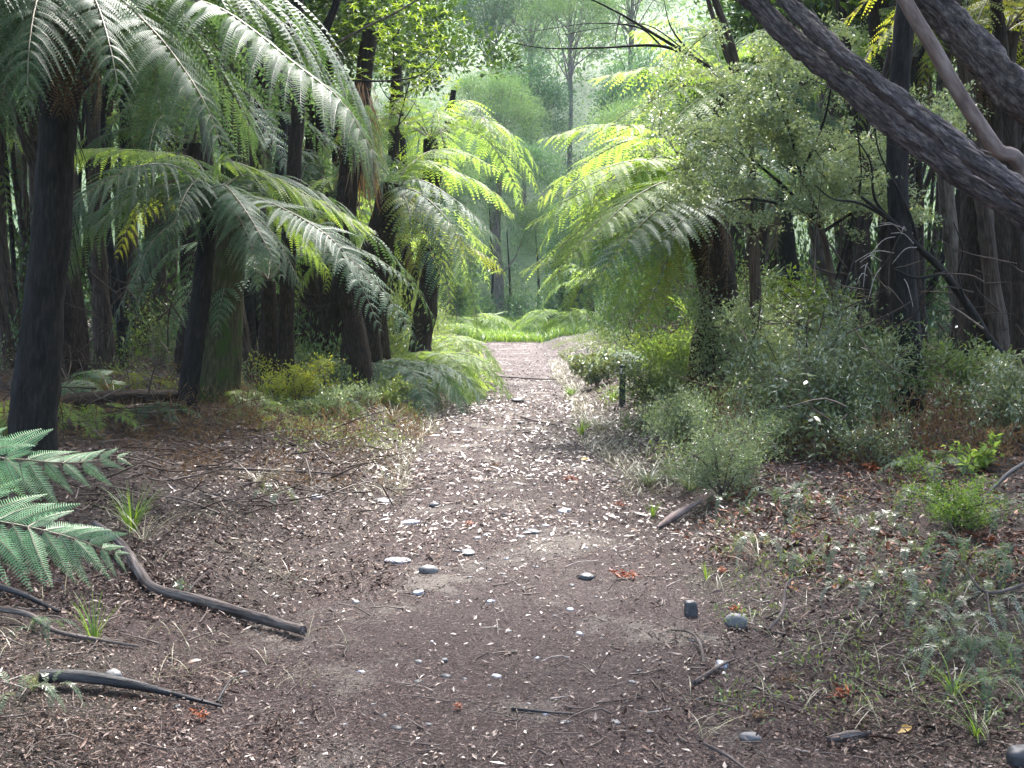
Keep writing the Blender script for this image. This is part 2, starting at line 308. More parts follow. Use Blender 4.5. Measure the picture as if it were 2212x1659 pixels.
M = dict(
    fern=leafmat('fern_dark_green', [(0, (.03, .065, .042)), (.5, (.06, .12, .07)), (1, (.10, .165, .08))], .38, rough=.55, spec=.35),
    fernlit=leafmat('fern_lit_bright_green', [(0, (.10, .18, .05)), (.5, (.18, .28, .08)), (1, (.30, .36, .11))], .6, (1.8, 1.7, .9), rough=.5, spec=.3),  # brighter fern copy; backlight on the fronds is put into its colour
    fernyel=leafmat('fern_yellow_green', [(0, (.10, .16, .03)), (.5, (.19, .24, .04)), (1, (.30, .27, .06))], .55, rough=.5),
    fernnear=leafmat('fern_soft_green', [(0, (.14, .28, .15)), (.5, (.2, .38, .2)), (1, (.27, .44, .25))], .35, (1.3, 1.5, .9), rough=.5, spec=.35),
    fernbrown=leafmat('fern_dead_brown', [(0, (.06, .035, .02)), (.5, (.14, .09, .05)), (1, (.26, .18, .1))], .3, (1.2, 1.0, .7), rough=.7, spec=.2),
    stipe=plainmat('fern_stalk', (.10, .09, .05), .5, (.22, .19, .12), 12),
    stipedark=plainmat('fern_stalk_dark', (.03, .025, .02), .6, (.08, .06, .04), 12),
    small=leafmat('small_grey_green_leaf', [(0, (.10, .14, .08)), (.45, (.17, .23, .13)), (.8, (.26, .31, .17)), (1, (.38, .38, .12))], .4, (1.5, 1.5, .9), rough=.3, spec=.8),  # grey green lightened to carry the glitter of the leaves
    glossy=leafmat('glossy_sheen_leaf', [(0, (.07, .10, .05)), (.6, (.14, .185, .095)), (1, (.28, .32, .19))], .2, rough=.22, spec=1.0),  # paler leaf colour stands in for whitish sky highlights
    lime=leafmat('lime_leaf', [(0, (.06, .12, .02)), (.5, (.12, .2, .03)), (.9, (.22, .28, .05)), (1, (.42, .32, .05))], .45, rough=.35, spec=.6),
    shrub=leafmat('shrub_leaf', [(0, (.06, .10, .04)), (.5, (.11, .17, .065)), (1, (.22, .28, .10))], .4, rough=.34, spec=.7),
    far1=leafmat('hill_leaf_pale', [(0, (.045, .10, .055)), (.5, (.085, .16, .08)), (1, (.18, .27, .12))], .4, rough=.5, spec=.4, nscale=.9),
    far2=leafmat('hill_leaf_blue_green', [(0, (.02, .055, .035)), (.5, (.045, .11, .065)), (1, (.12, .22, .10))], .35, rough=.5, spec=.4, nscale=.9),
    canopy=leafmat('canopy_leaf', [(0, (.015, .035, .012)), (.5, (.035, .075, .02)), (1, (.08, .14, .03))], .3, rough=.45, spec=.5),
    grass=leafmat('grass_blade', [(0, (.06, .12, .025)), (.5, (.12, .22, .04)), (1, (.22, .32, .06))], .4, rough=.4),
    grassdry=leafmat('grass_dry', [(0, (.12, .13, .06)), (.5, (.26, .24, .15)), (1, (.45, .42, .32))], .2, (1, 1, 1), rough=.4),
    palegrass=leafmat('pale_strap_leaf', [(0, (.07, .11, .06)), (.5, (.13, .18, .11)), (1, (.24, .28, .18))], .25, rough=.3, spec=.8),
    litter=leafmat('fallen_leaf', [(0, (.05, .028, .02)), (.3, (.12, .07, .048)), (.55, (.26, .19, .15)), (.8, (.45, .38, .32)), (1, (.62, .56, .5))], .0, rough=.36, spec=.7, nscale=1.2),
    litterpale=leafmat('pale_fallen_leaf', [(0, (.08, .045, .03)), (.35, (.22, .15, .115)), (.65, (.46, .39, .34)), (1, (.66, .61, .57))], .0, rough=.34, spec=.8, nscale=1.2),
    bits=leafmat('needle_bits', [(0, (.03, .018, .015)), (.4, (.075, .041, .033)), (.75, (.16, .10, .08)), (1, (.38, .32, .28))], .0, rough=.5, spec=.5, nscale=1.5),
    rust=leafmat('rust_leaf', [(0, (.10, .02, .008)), (.5, (.26, .06, .015)), (1, (.45, .14, .03))], .2, (1.3, 1, .8), rough=.5),
    rustdark=leafmat('rust_brown_litter', [(0, (.05, .018, .01)), (.5, (.14, .045, .02)), (1, (.3, .1, .035))], .0, rough=.5, spec=.4),
    bitsdark=leafmat('dark_litter', [(0, (.02, .011, .008)), (.5, (.06, .03, .021)), (.85, (.14, .08, .055)), (1, (.36, .28, .22))], .0, rough=.55, spec=.35, nscale=3),
    yellow=leafmat('yellow_leaf', [(0, (.4, .25, .05)), (1, (.5, .34, .08))], .2, (1, 1, 1), rough=.5),
    bark_fern=barkmat('fibrous_fern_trunk', (.007, .005, .004), (.022, .014, .01), (.075, .05, .036), .2, 55, bump=1.0),
    bark_black=barkmat('black_trunk', (.006, .006, .006), (.014, .012, .011), (.035, .03, .027), .2, 40),
    bark_brown=barkmat('brown_trunk', (.022, .015, .011), (.06, .042, .032), (.13, .1, .08), .12, 30),
    bark_moss=barkmat('mossy_trunk', (.018, .016, .008), (.045, .042, .018), (.09, .085, .035), .25, 26, moss=(.03, .05, .008)),
    bark_lean=barkmat('shaggy_leaning_bark', (.03, .026, .032), (.10, .085, .09), (.28, .24, .23), .42, 44, bump=1.0),
    bark_smooth=barkmat('smooth_pinkish_bark', (.12, .085, .08), (.2, .15, .14), (.3, .25, .23), .3, 18, bump=.3),
    bark_grey=barkmat('grey_brown_bark', (.05, .04, .032), (.13, .105, .085), (.2, .17, .14), .15, 26),
    stick=barkmat('weathered_branch', (.04, .032, .03), (.10, .08, .073), (.24, .21, .2), .1, 45, bump=.8),
    stickblack=barkmat('black_rotten_branch', (.006, .006, .008), (.02, .019, .022), (.07, .068, .075), .1, 40, rough=.5),
    twig=plainmat('twig', (.05, .035, .03), .7, (.15, .11, .09), 25),
    twigpale=plainmat('pale_twig', (.2, .16, .14), .7, (.42, .37, .33), 25),
    stone=plainmat('grey_stone', (.10, .10, .105), .6, (.2, .195, .19), 9, .4),
    stonedark=plainmat('dark_stone', (.035, .036, .04), .55, (.085, .085, .09), 14, .4),
    stonepale=plainmat('pale_slate', (.26, .27, .31), .4, (.42, .43, .47), 10, .25),
    post=plainmat('post_green_paint', (.010, .028, .026), .45, (.02, .045, .04), 30, .1),
    white=plainmat('marker_white', (.62, .62, .6), .5, (.74, .74, .72), 30, .05),
    ground=groundmat('forest_floor'), path=groundmat('path_earth', True),
)

# ------------------------------------------------------------------ ground and path
def grid(xs, ys, zf):
    X, Y = np.meshgrid(xs, ys); Zz = zf(X, Y); v = np.stack([X, Y, Zz], -1).reshape(-1, 3)
    nx, ny = len(xs), len(ys); i = np.arange(ny - 1)[:, None] * nx; j = np.arange(nx - 1)[None]
    return v, np.stack([i + j, i + j + 1, i + nx + j + 1, i + nx + j], -1).reshape(-1, 4)
ys = np.concatenate([np.arange(-8, 2, .25), np.arange(2, 12, .05), np.arange(12, 25, .12), np.arange(25, 60, .4), np.arange(60, 420, 4)])
xs = np.concatenate([-np.geomspace(5, 300, 70)[::-1], np.arange(-4.95, 5, .055), np.geomspace(5, 300, 70)])
def gz(X, Y):
    msk = sstep(0, .25, X - edge_l(Y)) * sstep(0, .25, edge_r(Y) - X) * (Y < 47)
    return height(X, Y) - .05 * msk
mb = MB(); v, f = grid(xs, ys, gz); mb.add(v, f, 0, True); mb.build('ground', M['ground'], kind='structure')
mb = MB(); py = np.concatenate([np.arange(-3, 14, .06), np.arange(14, 47.5, .15)]); k = 56; s = np.linspace(0, 1, k)
rw = np.array([[.09 * noise.noise(Vector((yy * 2.5, 3.1 * q, 7))) + .04 * noise.noise(Vector((yy * 8, 3.1 * q, 1))) for q in (0, 1)] for yy in py])
X = edge_l(py)[:, None] - .02 + rw[:, :1] + (edge_r(py) - edge_l(py) + .04 + rw[:, 1:2][:, 0] - rw[:, 0])[:, None] * s[None]
Y = np.repeat(py[:, None], k, 1)
Zz = height(X, Y) - .03 * (1 - np.minimum(1, np.minimum(s, 1 - s) * 9))[None]
i = np.arange(len(py) - 1)[:, None] * k; j = np.arange(k - 1)[None]
mb.add(np.stack([X, Y, Zz], -1).reshape(-1, 3), np.stack([i + j, i + j + 1, i + k + j + 1, i + k + j], -1).reshape(-1, 4), 0, True)
mb.build('path', M['path'], kind='structure')
def on(x, y, dz=0):
    x = np.asarray(x, float); y = np.asarray(y, float); return np.stack([x, y, height(x, y) + dz], -1)

# leaf litter: too many to count
def scatter_litter(name, n, ymin, ymax, xw, Lr, Wr, mat, pw=1.6, xbias=0, fold=.25, keep=None, tilt=.35, lift=.006):
    u = rng.random(n); y = (ymin ** (1 - pw) + u * (ymax ** (1 - pw) - ymin ** (1 - pw))) ** (1 / (1 - pw))
    x = xbias + rng.uniform(-1, 1, n) * (xw * np.clip(y * .1 + .4, .6, 1.6))
    if keep is not None: kp = rng.random(n) < keep(x, y); x, y = x[kp], y[kp]
    n = len(x); a = rng.uniform(0, 6.28, n); nv = nrm(np.stack([rng.normal(0, tilt, n), rng.normal(0, tilt, n), np.ones(n)], 1))
    d = np.stack([np.cos(a), np.sin(a), rng.normal(0, tilt * .6, n)], 1); mb = MB()
    sc = np.clip(y / 9, .8, 1.6)
    leaves(mb, on(x, y, lift), d, nv, np.clip(np.exp(rng.normal(math.log((Lr[0] + Lr[1]) * .42), .4, n)), Lr[0] * .6, Lr[1] * 1.4) * sc, rng.uniform(*Wr, n) * sc, 0, fold, rng.normal(0, .15, n))
    mb.build(name, mat, kind='stuff')
lit_band = lambda x, y: sstep(-.8, .6, wob(x, y, 2.1, 56)) * (.14 + .8 * sstep(5.5, 8.5, y) * (1 - sstep(16, 22, y))) * (1 - .5 * sstep(1.3, 3.4, np.abs(x)))  # real litter, thickened where the canopy gap lights the path to boost brightness
scatter_litter('leaf_litter', 60000, 2.9, 40, 2.2, (.02, .055), (.008, .022), M['litter'], 1.55, keep=lit_band)
lit_band2 = lambda x, y: sstep(-.5, .7, wob(x, y, 1.6, 55) + .25) * .8 * sstep(6, 9, y) * (1 - sstep(15, 22, y)) * (1 - .8 * sstep(1.3, 3, np.abs(x)))  # pale leaves only in that lit stretch; sky glint put into their colour
scatter_litter('broad_leaf_litter', 19000, 5.5, 24, 2.0, (.03, .09), (.012, .034), M['litterpale'], 1.2, keep=lit_band2, tilt=.25, lift=.012)
scatter_litter('brown_leaf_litter', 80000, 2.7, 22, 2.8, (.01, .045), (.004, .016), M['bits'], 1.5, tilt=.4, lift=.004, keep=lambda x, y: sstep(-.9, .5, wob(x, y, 1.4, 57)) * (.3 + .7 * sstep(.5, 2.2, np.abs(x))))
scatter_litter('needle_litter', 240000, 2.7, 13, 3.2, (.008, .035), (.0012, .0045), M['bits'], 2.0, tilt=.45, lift=.004)
scatter_litter('forest_floor_litter', 60000, 5, 34, 9.0, (.03, .09), (.01, .03), M['bits'], 1.5, keep=lambda x, y: sstep(1.0, 1.8, np.abs(x)), tilt=.6, lift=.012)
scatter_litter('far_litter', 9000, 17, 46, 1.3, (.015, .05), (.008, .022), M['bits'], .9, tilt=.3, lift=.008, keep=lambda x, y: .25 + .75 * sstep(-.3, .6, wob(x, y, 1.3, 58)))
scatter_litter('far_litter', 3000, 17, 46, 1.2, (.015, .04), (.008, .02), M['litter'], 1.1, tilt=.35, lift=.01)
mb = MB(); n = 1000; y = rng.uniform(0, 1, n) ** 1.6 * 14 + 3; x = rng.uniform(-1, 1, n) * (y * .42 + .5)
for a, b in zip(x, y):
    an = rng.uniform(0, 6.28); L = rng.uniform(.05, .28) ; c = on(a, b, .008); d = np.array([math.cos(an), math.sin(an), 0]) * L
    e = c + d; e[2] = hz(e[0], e[1]) + .012; mi = (c + e) / 2 + rng.normal(0, .16, 3) * L; mi[2] = max(mi[2], hz(mi[0], mi[1]) + .008)
    tube(mb, [c, mi, e], [.0035 * rng.uniform(.5, 1.5), .0015], 4, 4, int(rng.random() < .15), cap=False)
mb.build('twig_litter', [M['twig'], M['twigpale']], kind='stuff')
def pebble_mesh(mb, c, r, sq, mat, seed, nn=9, mm=7, ang=0, pw=1.0):
    th = np.linspace(0, math.pi, mm); ph = np.linspace(0, 2 * math.pi, nn, endpoint=False)
    v = []
    for t in th:
        for p_ in ph:
            q = np.array([math.sin(t) * math.cos(p_), math.sin(t) * math.sin(p_), math.cos(t)])
            q = np.sign(q) * np.abs(q) ** pw
            rr = 1 + .22 * noise.noise(Vector(q * 1.3 + seed * 3.7)); v.append(q * rr * r * np.array(sq))
    v = np.array(v); ca, sa = math.cos(ang), math.sin(ang)
    v = np.stack([v[:, 0] * ca - v[:, 1] * sa, v[:, 0] * sa + v[:, 1] * ca, v[:, 2]], 1) + c
    i = np.arange(mm - 1)[:, None] * nn; j = np.arange(nn)[None]; j2 = (j + 1) % nn
    mb.add(v, np.stack([i + j, i + nn + j, i + nn + j2, i + j2], -1).reshape(-1, 4), mat, True)
mb = MB(); n = 190
for q in range(n):
    b = rng.uniform(0, 1) ** 1.3 * 14 + 4; a = rng.normal(-.1, .55); r = rng.uniform(.006, .02) * (1 + b * .05)
    pebble_mesh(mb, on(a, b, r * .02), r, (1.3, .9, .35), int(rng.choice([0, 2, 2, 0, 1])), q, 6, 5, rng.uniform(0, 6))
mb.build('pebbles', [M['stone'], M['stonepale'], M['stonedark']], kind='stuff')

# ------------------------------------------------------------------ stones
stones = [  # u, v(base), width px, height px, depth ratio, material, label
    (1590, 1365, 54, 36, .8, 'stone', 'smooth oval grey stone on the earth right of the path'),
    (1492, 1343, 30, 40, .9, 'stonedark', 'dark upright blocky stone standing just left of the smooth oval stone'),
    (926, 1243, 42, 20, .8, 'stone', 'rounded grey stone half buried in the litter near the path centre'),
    (1118, 872, 28, 11, .9, 'stonedark', 'dark flat stone lying across the middle of the distant path'),
    (1056, 870, 12, 8, .9, 'stonedark', 'small black stone on the distant path left of the dark flat stone'),
    (1126, 918, 16, 7, .9, 'stonedark', 'small dark stone on the path a little nearer than the dark flat stone'),
    (938, 1100, 22, 12, .9, 'stonedark', 'dark pebble sized stone on the left half of the bright leafy stretch'),
    (1268, 1256, 38, 14, .8, 'stonedark', 'dark stone half sunk in the litter beside an orange dead frond'),
    (960, 1434, 16, 10, .9, 'stonedark', 'little brown cube shaped stone alone on the bare near path'),
    (245, 1476, 36, 26, .9, 'stone', 'greyish green stone leaning behind the black rotten branch'),
    (2205, 1668, 60, 46, .8, 'stonedark', 'dark rounded rock cut off by the bottom right corner'),
    (1620, 1606, 46, 20, .8, 'stone', 'grey stone beside a pale splinter in the near right litter'),
]
for k, (u, v_, w, h, dr, mt, lb) in enumerate(stones):
    c = G(u, v_ - h * .35); s = c[1] / FPX; mb = MB(); wr = w * s / 2; hr = h * s / 2
    pw = .62 if mt == 'stonedark' and h > w * .5 else .95
    pebble_mesh(mb, c + Z * hr * .55, 1.0, (wr, wr * dr, hr * 1.05), 0, k + 5, 22, 16, 0, pw)
    mb.build('stone', M[mt], label=lb, cat='stone')
flats = [(860, 1213, 60, 'pale bluish flat stone in the path just left of the rounded grey stone'), (885, 1130, 44, 'thin pale flat stone at the front of the bright leafy stretch'),
         (905, 1284, 30, 'small pale flat stone with a darker one behind it on the path'), (680, 1075, 40, 'pale flat stone at the left edge of the bright leafy stretch'),
         (1220, 1105, 40, 'flat grey stone flush with the path right of centre'), (1560, 1438, 40, 'flat grey slab among litter below the smooth oval stone'),
         (1010, 1196, 46, 'low flat brownish stone set in the path behind the rounded stone'), (830, 1083, 60, 'broad pale stone slab among white leaves left of the path centre'), (1150, 1150, 40, 'flat dark edged stone in the path right of centre')]
for k, (u, v_, w, lb) in enumerate(flats):
    c = G(u, v_); s = c[1] / FPX; mb = MB(); pebble_mesh(mb, c + Z * .004, 1.0, (w * s / 2, w * s / 3, .016), 0, k + 40, 20, 12, .3 * k, .8)
    mb.build('flat_stone', M['stonepale' if k < 6 else 'stone'], label=lb, cat='stone', group='flat stones set in the path')

# ------------------------------------------------------------------ fallen branches
def gpts(pts, lift=.03): 
    o = []
    for p in pts:
        c = G(p[0], p[1]); c[2] += (p[2] if len(p) > 2 else lift); o.append(c)
    return o
def fallen(name, lb, pts, w, mat, cat='branch', sides=12, n=60, rough=.18, side=()):
    c = gpts(pts); mb = MB(); t = None
    r = [q for q in w]
    if side:
        t = thing(name, lb, cat, c[0]); tube(mb, c, r, n, sides, 0, rough, len(lb)); mb.build('stem', M[mat], t)
        for sp in side:
            m2 = MB(); tube(m2, gpts(sp[0]), [sp[1], sp[1] * .3], 14, 6, 0, .15, 3); m2.build('side_twig', M[mat], t)
    else: tube(mb, c, r, n, sides, 0, rough, len(lb)); mb.build(name, M[mat], label=lb, cat=cat)
fallen('fallen_branch', 'thick bent grey branch with a sawn looking dark end pointing at the path', [(205, 1178, .12), (262, 1205, .08), (300, 1250, .04), (335, 1285, .03), (430, 1312, .03), (540, 1345, .035), (655, 1380, .04)], [.016, .022, .025, .025, .026, .025], 'stick', rough=.3, side=[([(400, 1306, .04), (430, 1285, .08), (455, 1272, .1)], .006)])
fallen('rotten_branch', 'black rotten wet branch lying low at the bottom left', [(85, 1490, .05), (170, 1488, .05), (280, 1500, .04), (380, 1518, .025), (480, 1535, .012)], [.024, .027, .02, .01, .005], 'stickblack', rough=.35, side=[([(470, 1530, .02), (500, 1500, .06), (545, 1495, .07)], .006)])
fallen('thin_branch', 'thin crooked dark brown branch between the two larger fallen branches', [(-20, 1342, .06), (60, 1352, .05), (120, 1380, .03), (210, 1395, .02), (300, 1402, .012)], [.014, .013, .011, .009, .005], 'stick', side=[([(80, 1360, .05), (130, 1372, .08), (170, 1390, .03)], .005)])
fallen('thin_branch', 'dark thin branch entering at the left edge above the crooked one', [(-20, 1285, .05), (50, 1300, .03), (130, 1330, .015)], [.015, .013, .008], 'stickblack')
fallen('fallen_stick', 'long straight stick lying near flat at the left path edge', [(440, 1020), (560, 1024), (720, 1030), (790, 1034)], [.012, .01, .006], 'stick')
fallen('fallen_stick', 'dark forked stick across the lower middle of the path', [(1105, 1538, .008), (1180, 1545, .008), (1250, 1550, .006)], [.007, .005, .003], 'stickblack')
fallen('fallen_stick', 'slanting brown stick below the smooth oval stone', [(1500, 1480, .01), (1560, 1448, .02), (1600, 1425, .01)], [.01, .008, .004], 'twig' if False else 'stick')
fallen('fallen_stick', 'pale slanting stick pair at the bottom right of the path', [(1520, 1625), (1570, 1650), (1620, 1690)], [.006, .006, .004], 'stick')
fallen('root_snag', 'twisted pale root like twig right of the smooth oval stone', [(1660, 1370, .02), (1690, 1345, .06), (1700, 1310, .12), (1740, 1285, .1)], [.008, .008, .006, .003], 'stick', side=[([(1690, 1345, .06), (1640, 1350, .02), (1615, 1342, .02)], .005), ([(1700, 1310, .1), (1770, 1330, .05), (1810, 1335, .04)], .004)])
fallen('root_snag', 'little forked grey twig standing from the litter below the upright stone', [(1520, 1440, .01), (1512, 1410, .04), (1490, 1380, .03), (1450, 1365, .01)], [.007, .007, .004], 'stick', side=[([(1512, 1410, .04), (1535, 1385, .06)], .004)])
fallen('fallen_log', 'thick dark old log lying on the bank behind the left fern trunk', [(100, 905, .12), (200, 893, .14), (310, 885, .15), (380, 880, .12)], [.07, .09, .08, .07], 'bark_fern' , 'log', 16, 60)
fallen('dead_branch', 'slender grey branch slanting up from the left bank to the dark trunks', [(95, 835, .1), (150, 810, .25), (250, 750, .6)], [.025, .02, .012], 'stick')
fallen('weathered_log', 'silvery weathered wood chunk at the right path edge', [(1420, 1145, .02), (1460, 1125, .04), (1515, 1105, .08)], [.008, .022, .034, .026, .008], 'bark_smooth', 'log')
fallen('fallen_stick', 'dark thin stick across the far path beyond the small stones', [(1010, 810), (1100, 818), (1200, 822), (1250, 812)], [.006, .016, .006], 'stick')
fallen('fallen_stick', 'bleached curved stick on the path right of the far stones', [(1125, 905), (1160, 915), (1210, 925)], [.014, .012, .008], 'stick')
fallen('fallen_branch', 'dark drooping branch at the far right edge above small ferns', [(2250, 1020, .12), (2180, 1060, .12), (2110, 1110, .05)], [.016, .013, .007], 'stickblack')
fallen('fallen_branch', 'dark forked twig over pale small ferns at the right edge', [(2240, 1300, .1), (2130, 1335, .12), (2080, 1310, .2), (2055, 1290, .22)], [.008, .008, .006, .003], 'stick', side=[([(2130, 1335, .12), (2145, 1380, .02)], .006)])
fallen('wood_chip', 'pale splintered bark piece in the near right litter', [(1785, 1605, .01), (1880, 1590, .012)], [.012, .02, .008], 'twigpale' if False else 'stick', 'bark')

# ------------------------------------------------------------------ tree fern fronds and trunks
def fern_trunk(t, base, top, r0, r1, mat='bark_fern', fibres=220, flare=1.5, n=70, sides=22, seed=0, name='trunk', hang=.0):
    base = np.array(base, float); top = np.array(top, float); mb = MB(); rs = np.random.default_rng(seed)
    mid = (base + top) / 2 + np.array([rs.normal(0, .08), rs.normal(0, .05), 0]) * np.linalg.norm(top - base) * .4
    b2 = base - Z * .15
    tube(mb, [b2, base + (mid - base) * .25, mid, top], [r0 * flare, r0 * 1.12, r0, (r0 + r1) / 2, r1], n, sides, 0, .22, seed, freq=1.6)
    if fibres:
        tt = rs.uniform(0, 1, fibres); a = rs.uniform(0, 6.28, fibres)
        p = catmull([b2, mid, top], tt); r = (r0 + (r1 - r0) * tt) * (1 + (flare - 1) * np.maximum(0, 1 - tt * 5)) * 1.03
        d0 = np.stack([np.cos(a), np.sin(a), np.zeros(fibres)], 1)
        pp = p + d0 * r[:, None]; dd = nrm(d0 * rs.uniform(-.05, .38, fibres)[:, None] + np.array([0, 0, -1.0]) + rs.normal(0, .08, (fibres, 3)))
        leaves(mb, pp, dd, d0, rs.uniform(.12, .5, fibres), rs.uniform(.006, .018, fibres), 0, 0, rs.normal(0, .05, fibres))
    return mb.build(name, M[mat], t)
def place_fronds(t, c, n, L, seed, mat='fern', W=.42, up=.7, drop=.9, az0=0, az1=6.283, nn=26, m=12, droop=.4, dead=0):
    rs = np.random.default_rng(seed)
    for k in range(n):
        az = az0 + (az1 - az0) * (k + rs.uniform(-.3, .3)) / n; mb = MB(); l = L * rs.uniform(.8, 1.12)
        frond(mb, arc(c, az, l, up * rs.uniform(.6, 1.3), drop * rs.uniform(.7, 1.2)), W * rs.uniform(.85, 1.1), nn, m, .12, droop, seed=seed * 50 + k, ribs=False)
        mb.build('frond', [M[mat], M['stipe']], t)
    for k in range(dead):
        az = rs.uniform(0, 6.28); mb = MB(); l = L * .6
        cc = np.asarray(c) - Z * .1; d = np.array([math.cos(az), math.sin(az), 0])
        frond(mb, [cc, cc + d * .22 - Z * .1, cc + d * .3 - Z * l * .5, cc + d * .26 - Z * l], .18, 20, 6, .1, .9, seed=seed * 50 + k + 30, ribs=False)
        mb.build('dead_frond', [M['fernbrown'], M['stipedark']], t)
def hero(t, pts, W, mat='fern', n=36, m=22, droop=.4, seed=0, stalk=.04, fwd=.35, ribs=True, roll=0, rad=.014, stem='stipe', tip=.62, gap=0):
    mb = MB(); frond(mb, [P(*p) for p in pts], W, n, m, stalk, droop, fwd, rad, seed=seed, ribs=ribs, roll=roll, tip=tip, gap=gap)
    return mb.build('frond', [M[mat], M[stem]], t)

# A: tall tree fern at the left edge
bA = G(66, 975); YA = bA[1]; cA = P(128, -60, YA)
A = thing('tree_fern', 'tall tree fern at the left edge with huge grey green fronds arching over the picture', 'tree fern', bA)
fern_trunk(A, bA, cA, 38 * YA / FPX, 32 * YA / FPX, 'bark_black', 300, 1.25, 110, 26, 1)
d = YA
hero(A, [(128, -50, d), (306, -20, d - .6), (450, 8, d - 1.0), (540, 60, d - 1.3), (640, 140, d - 1.5), (740, 220, d - 1.6), (800, 320, d - 1.7), (846, 412, d - 1.7)], .82, n=44, m=26, droop=.75, seed=1, roll=.15)
hero(A, [(128, -50, d), (248, -8, d - .9), (313, 47, d - 1.3), (378, 122, d - 1.6), (443, 223, d - 1.8), (493, 350, d - 1.9)], .72, n=40, m=26, droop=.8, seed=2, roll=.1)
hero(A, [(128, -50, d), (230, -70, d - .3), (420, -50, d - .2), (600, 40, d + .1), (720, 190, d + .4), (800, 380, d + .5)], .8, n=40, m=22, droop=.8, seed=3)
hero(A, [(128, -50, d), (60, -60, d - .7), (0, -20, d - 1.1), (-60, 60, d - 1.4), (-110, 200, d - 1.5)], .7, n=34, m=22, droop=.7, seed=4)
hero(A, [(128, -50, d), (110, -60, d - 1.), (80, 0, d - 1.8), (62, 110, d - 2.2), (60, 230, d - 2.3)], .55, n=34, m=24, droop=.6, seed=5)
hero(A, [(128, -50, d), (170, -60, d - 1.2), (210, 10, d - 2.0), (240, 110, d - 2.4), (262, 230, d - 2.5)], .5, n=34, m=24, droop=.7, seed=6)
hero(A, [(128, -50, d), (-20, -80, d), (-200, -20, d + .2), (-320, 160, d + .3)], .7, n=30, m=16, droop=.7, seed=7)
hero(A, [(128, -50, d), (180, -80, d + .8), (300, -20, d + 1.6), (400, 120, d + 2.1), (450, 260, d + 2.3)], .75, n=34, m=18, droop=.8, seed=8)
hero(A, [(128, -50, d), (60, -90, d + .8), (0, -10, d + 1.4), (-50, 140, d + 1.8)], .7, n=34, m=16, droop=.8, seed=9)
hero(A, [(128, -50, d), (80, -120, d - .8), (20, -140, d - 1.8), (-60, -60, d - 2.8), (-120, 60, d - 3.3)], .6, n=34, m=18, droop=.8, seed=10)
hero(A, [(128, -30, d), (150, 30, d - .2), (140, 140, d - .3), (130, 250, d - .3)], .3, 'fernbrown', n=26, m=12, droop=.9, seed=11, stem='stipedark')
hero(A, [(128, -30, d), (180, 30, d - .1), (210, 140, d + .1), (205, 280, d + .1)], .3, 'fernbrown', n=26, m=12, droop=.9, seed=12, stem='stipedark')
hero(A, [(700, 300, d - .7), (760, 380, d - .8), (800, 440, d - .8), (835, 500, d - .8)][:4], .3, 'fernbrown', n=24, m=12, droop=.9, seed=13, stem='stipedark') if False else None

for k, (pts, W) in enumerate([([(128, -50, d), (260, -120, d), (460, -90, d + .3), (640, 20, d + .6), (760, 180, d + .8), (830, 330, d + .9)], 1.0), ([(128, -50, d), (240, -60, d + .5), (360, 20, d + .8), (470, 150, d + 1), (560, 300, d + 1.1)], 1.0),
    ([(128, -50, d), (200, -90, d + .6), (280, 0, d + 1.2), (330, 130, d + 1.5), (350, 270, d + 1.6)], .9), ([(128, -50, d), (90, -70, d + .2), (20, 10, d + .3), (-20, 130, d + .4), (-30, 270, d + .4)], .8), ([(128, -50, d), (110, -40, d - .6), (60, 40, d - 1.), (20, 140, d - 1.2), (0, 240, d - 1.2)], .7)]):
    hero(A, pts, W, n=40, m=20, droop=.7, seed=140 + k)
# B: lower tree fern on the black trunk
bB = G(402, 890); YB = bB[1]; cB = P(455, 435, YB - .2)
B = thing('tree_fern', 'low tree fern on a thin black trunk above the dark left bank', 'tree fern', bB)
fern_trunk(B, bB, cB - Z * .05, 19 * YB / FPX, 19 * YB / FPX, 'bark_black', 120, 1.15, 80, 18, 2)
d = YB - .2
hero(B, [(455, 435, d), (520, 420, d - .6), (620, 455, d - 1.1), (720, 520, d - 1.4), (818, 632, d - 1.5)], .68, n=44, m=24, droop=.3, seed=21)
hero(B, [(455, 435, d), (400, 370, d - .8), (320, 355, d - 1.3), (210, 400, d - 1.6), (115, 500, d - 1.7)], .85, n=44, m=24, droop=.45, seed=22)
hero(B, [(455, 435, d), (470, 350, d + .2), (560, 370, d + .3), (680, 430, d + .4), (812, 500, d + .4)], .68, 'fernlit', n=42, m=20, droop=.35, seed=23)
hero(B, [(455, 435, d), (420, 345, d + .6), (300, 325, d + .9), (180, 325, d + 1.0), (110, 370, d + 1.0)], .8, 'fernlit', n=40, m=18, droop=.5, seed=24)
hero(B, [(455, 435, d), (480, 400, d - 1.0), (520, 440, d - 1.6), (570, 520, d - 1.9), (610, 600, d - 2.0)], .5, n=36, m=22, droop=.6, seed=25)
hero(B, [(455, 435, d), (430, 390, d - 1.0), (400, 420, d - 1.6), (370, 500, d - 1.9)], .5, n=34, m=20, droop=.6, seed=26)
hero(B, [(455, 435, d), (540, 420, d + .7), (620, 470, d + 1.0), (690, 560, d + 1.1), (710, 600, d + 1.1)], .5, 'fernlit', n=34, m=18, droop=.5, seed=27)
hero(B, [(455, 435, d), (350, 400, d + .4), (250, 430, d + .5), (170, 510, d + .5), (140, 600, d + .5)], .6, 'fern', n=40, m=18, droop=.7, seed=28)
hero(B, [(455, 435, d), (380, 400, d + 1.0), (300, 450, d + 1.6), (250, 560, d + 1.8)], .45, 'fernyel', n=30, m=16, droop=.7, seed=29)
hero(B, [(455, 435, d), (500, 390, d + 1.0), (600, 400, d + 1.6), (700, 470, d + 1.8)], .5, 'fern', n=30, m=16, droop=.5, seed=30)
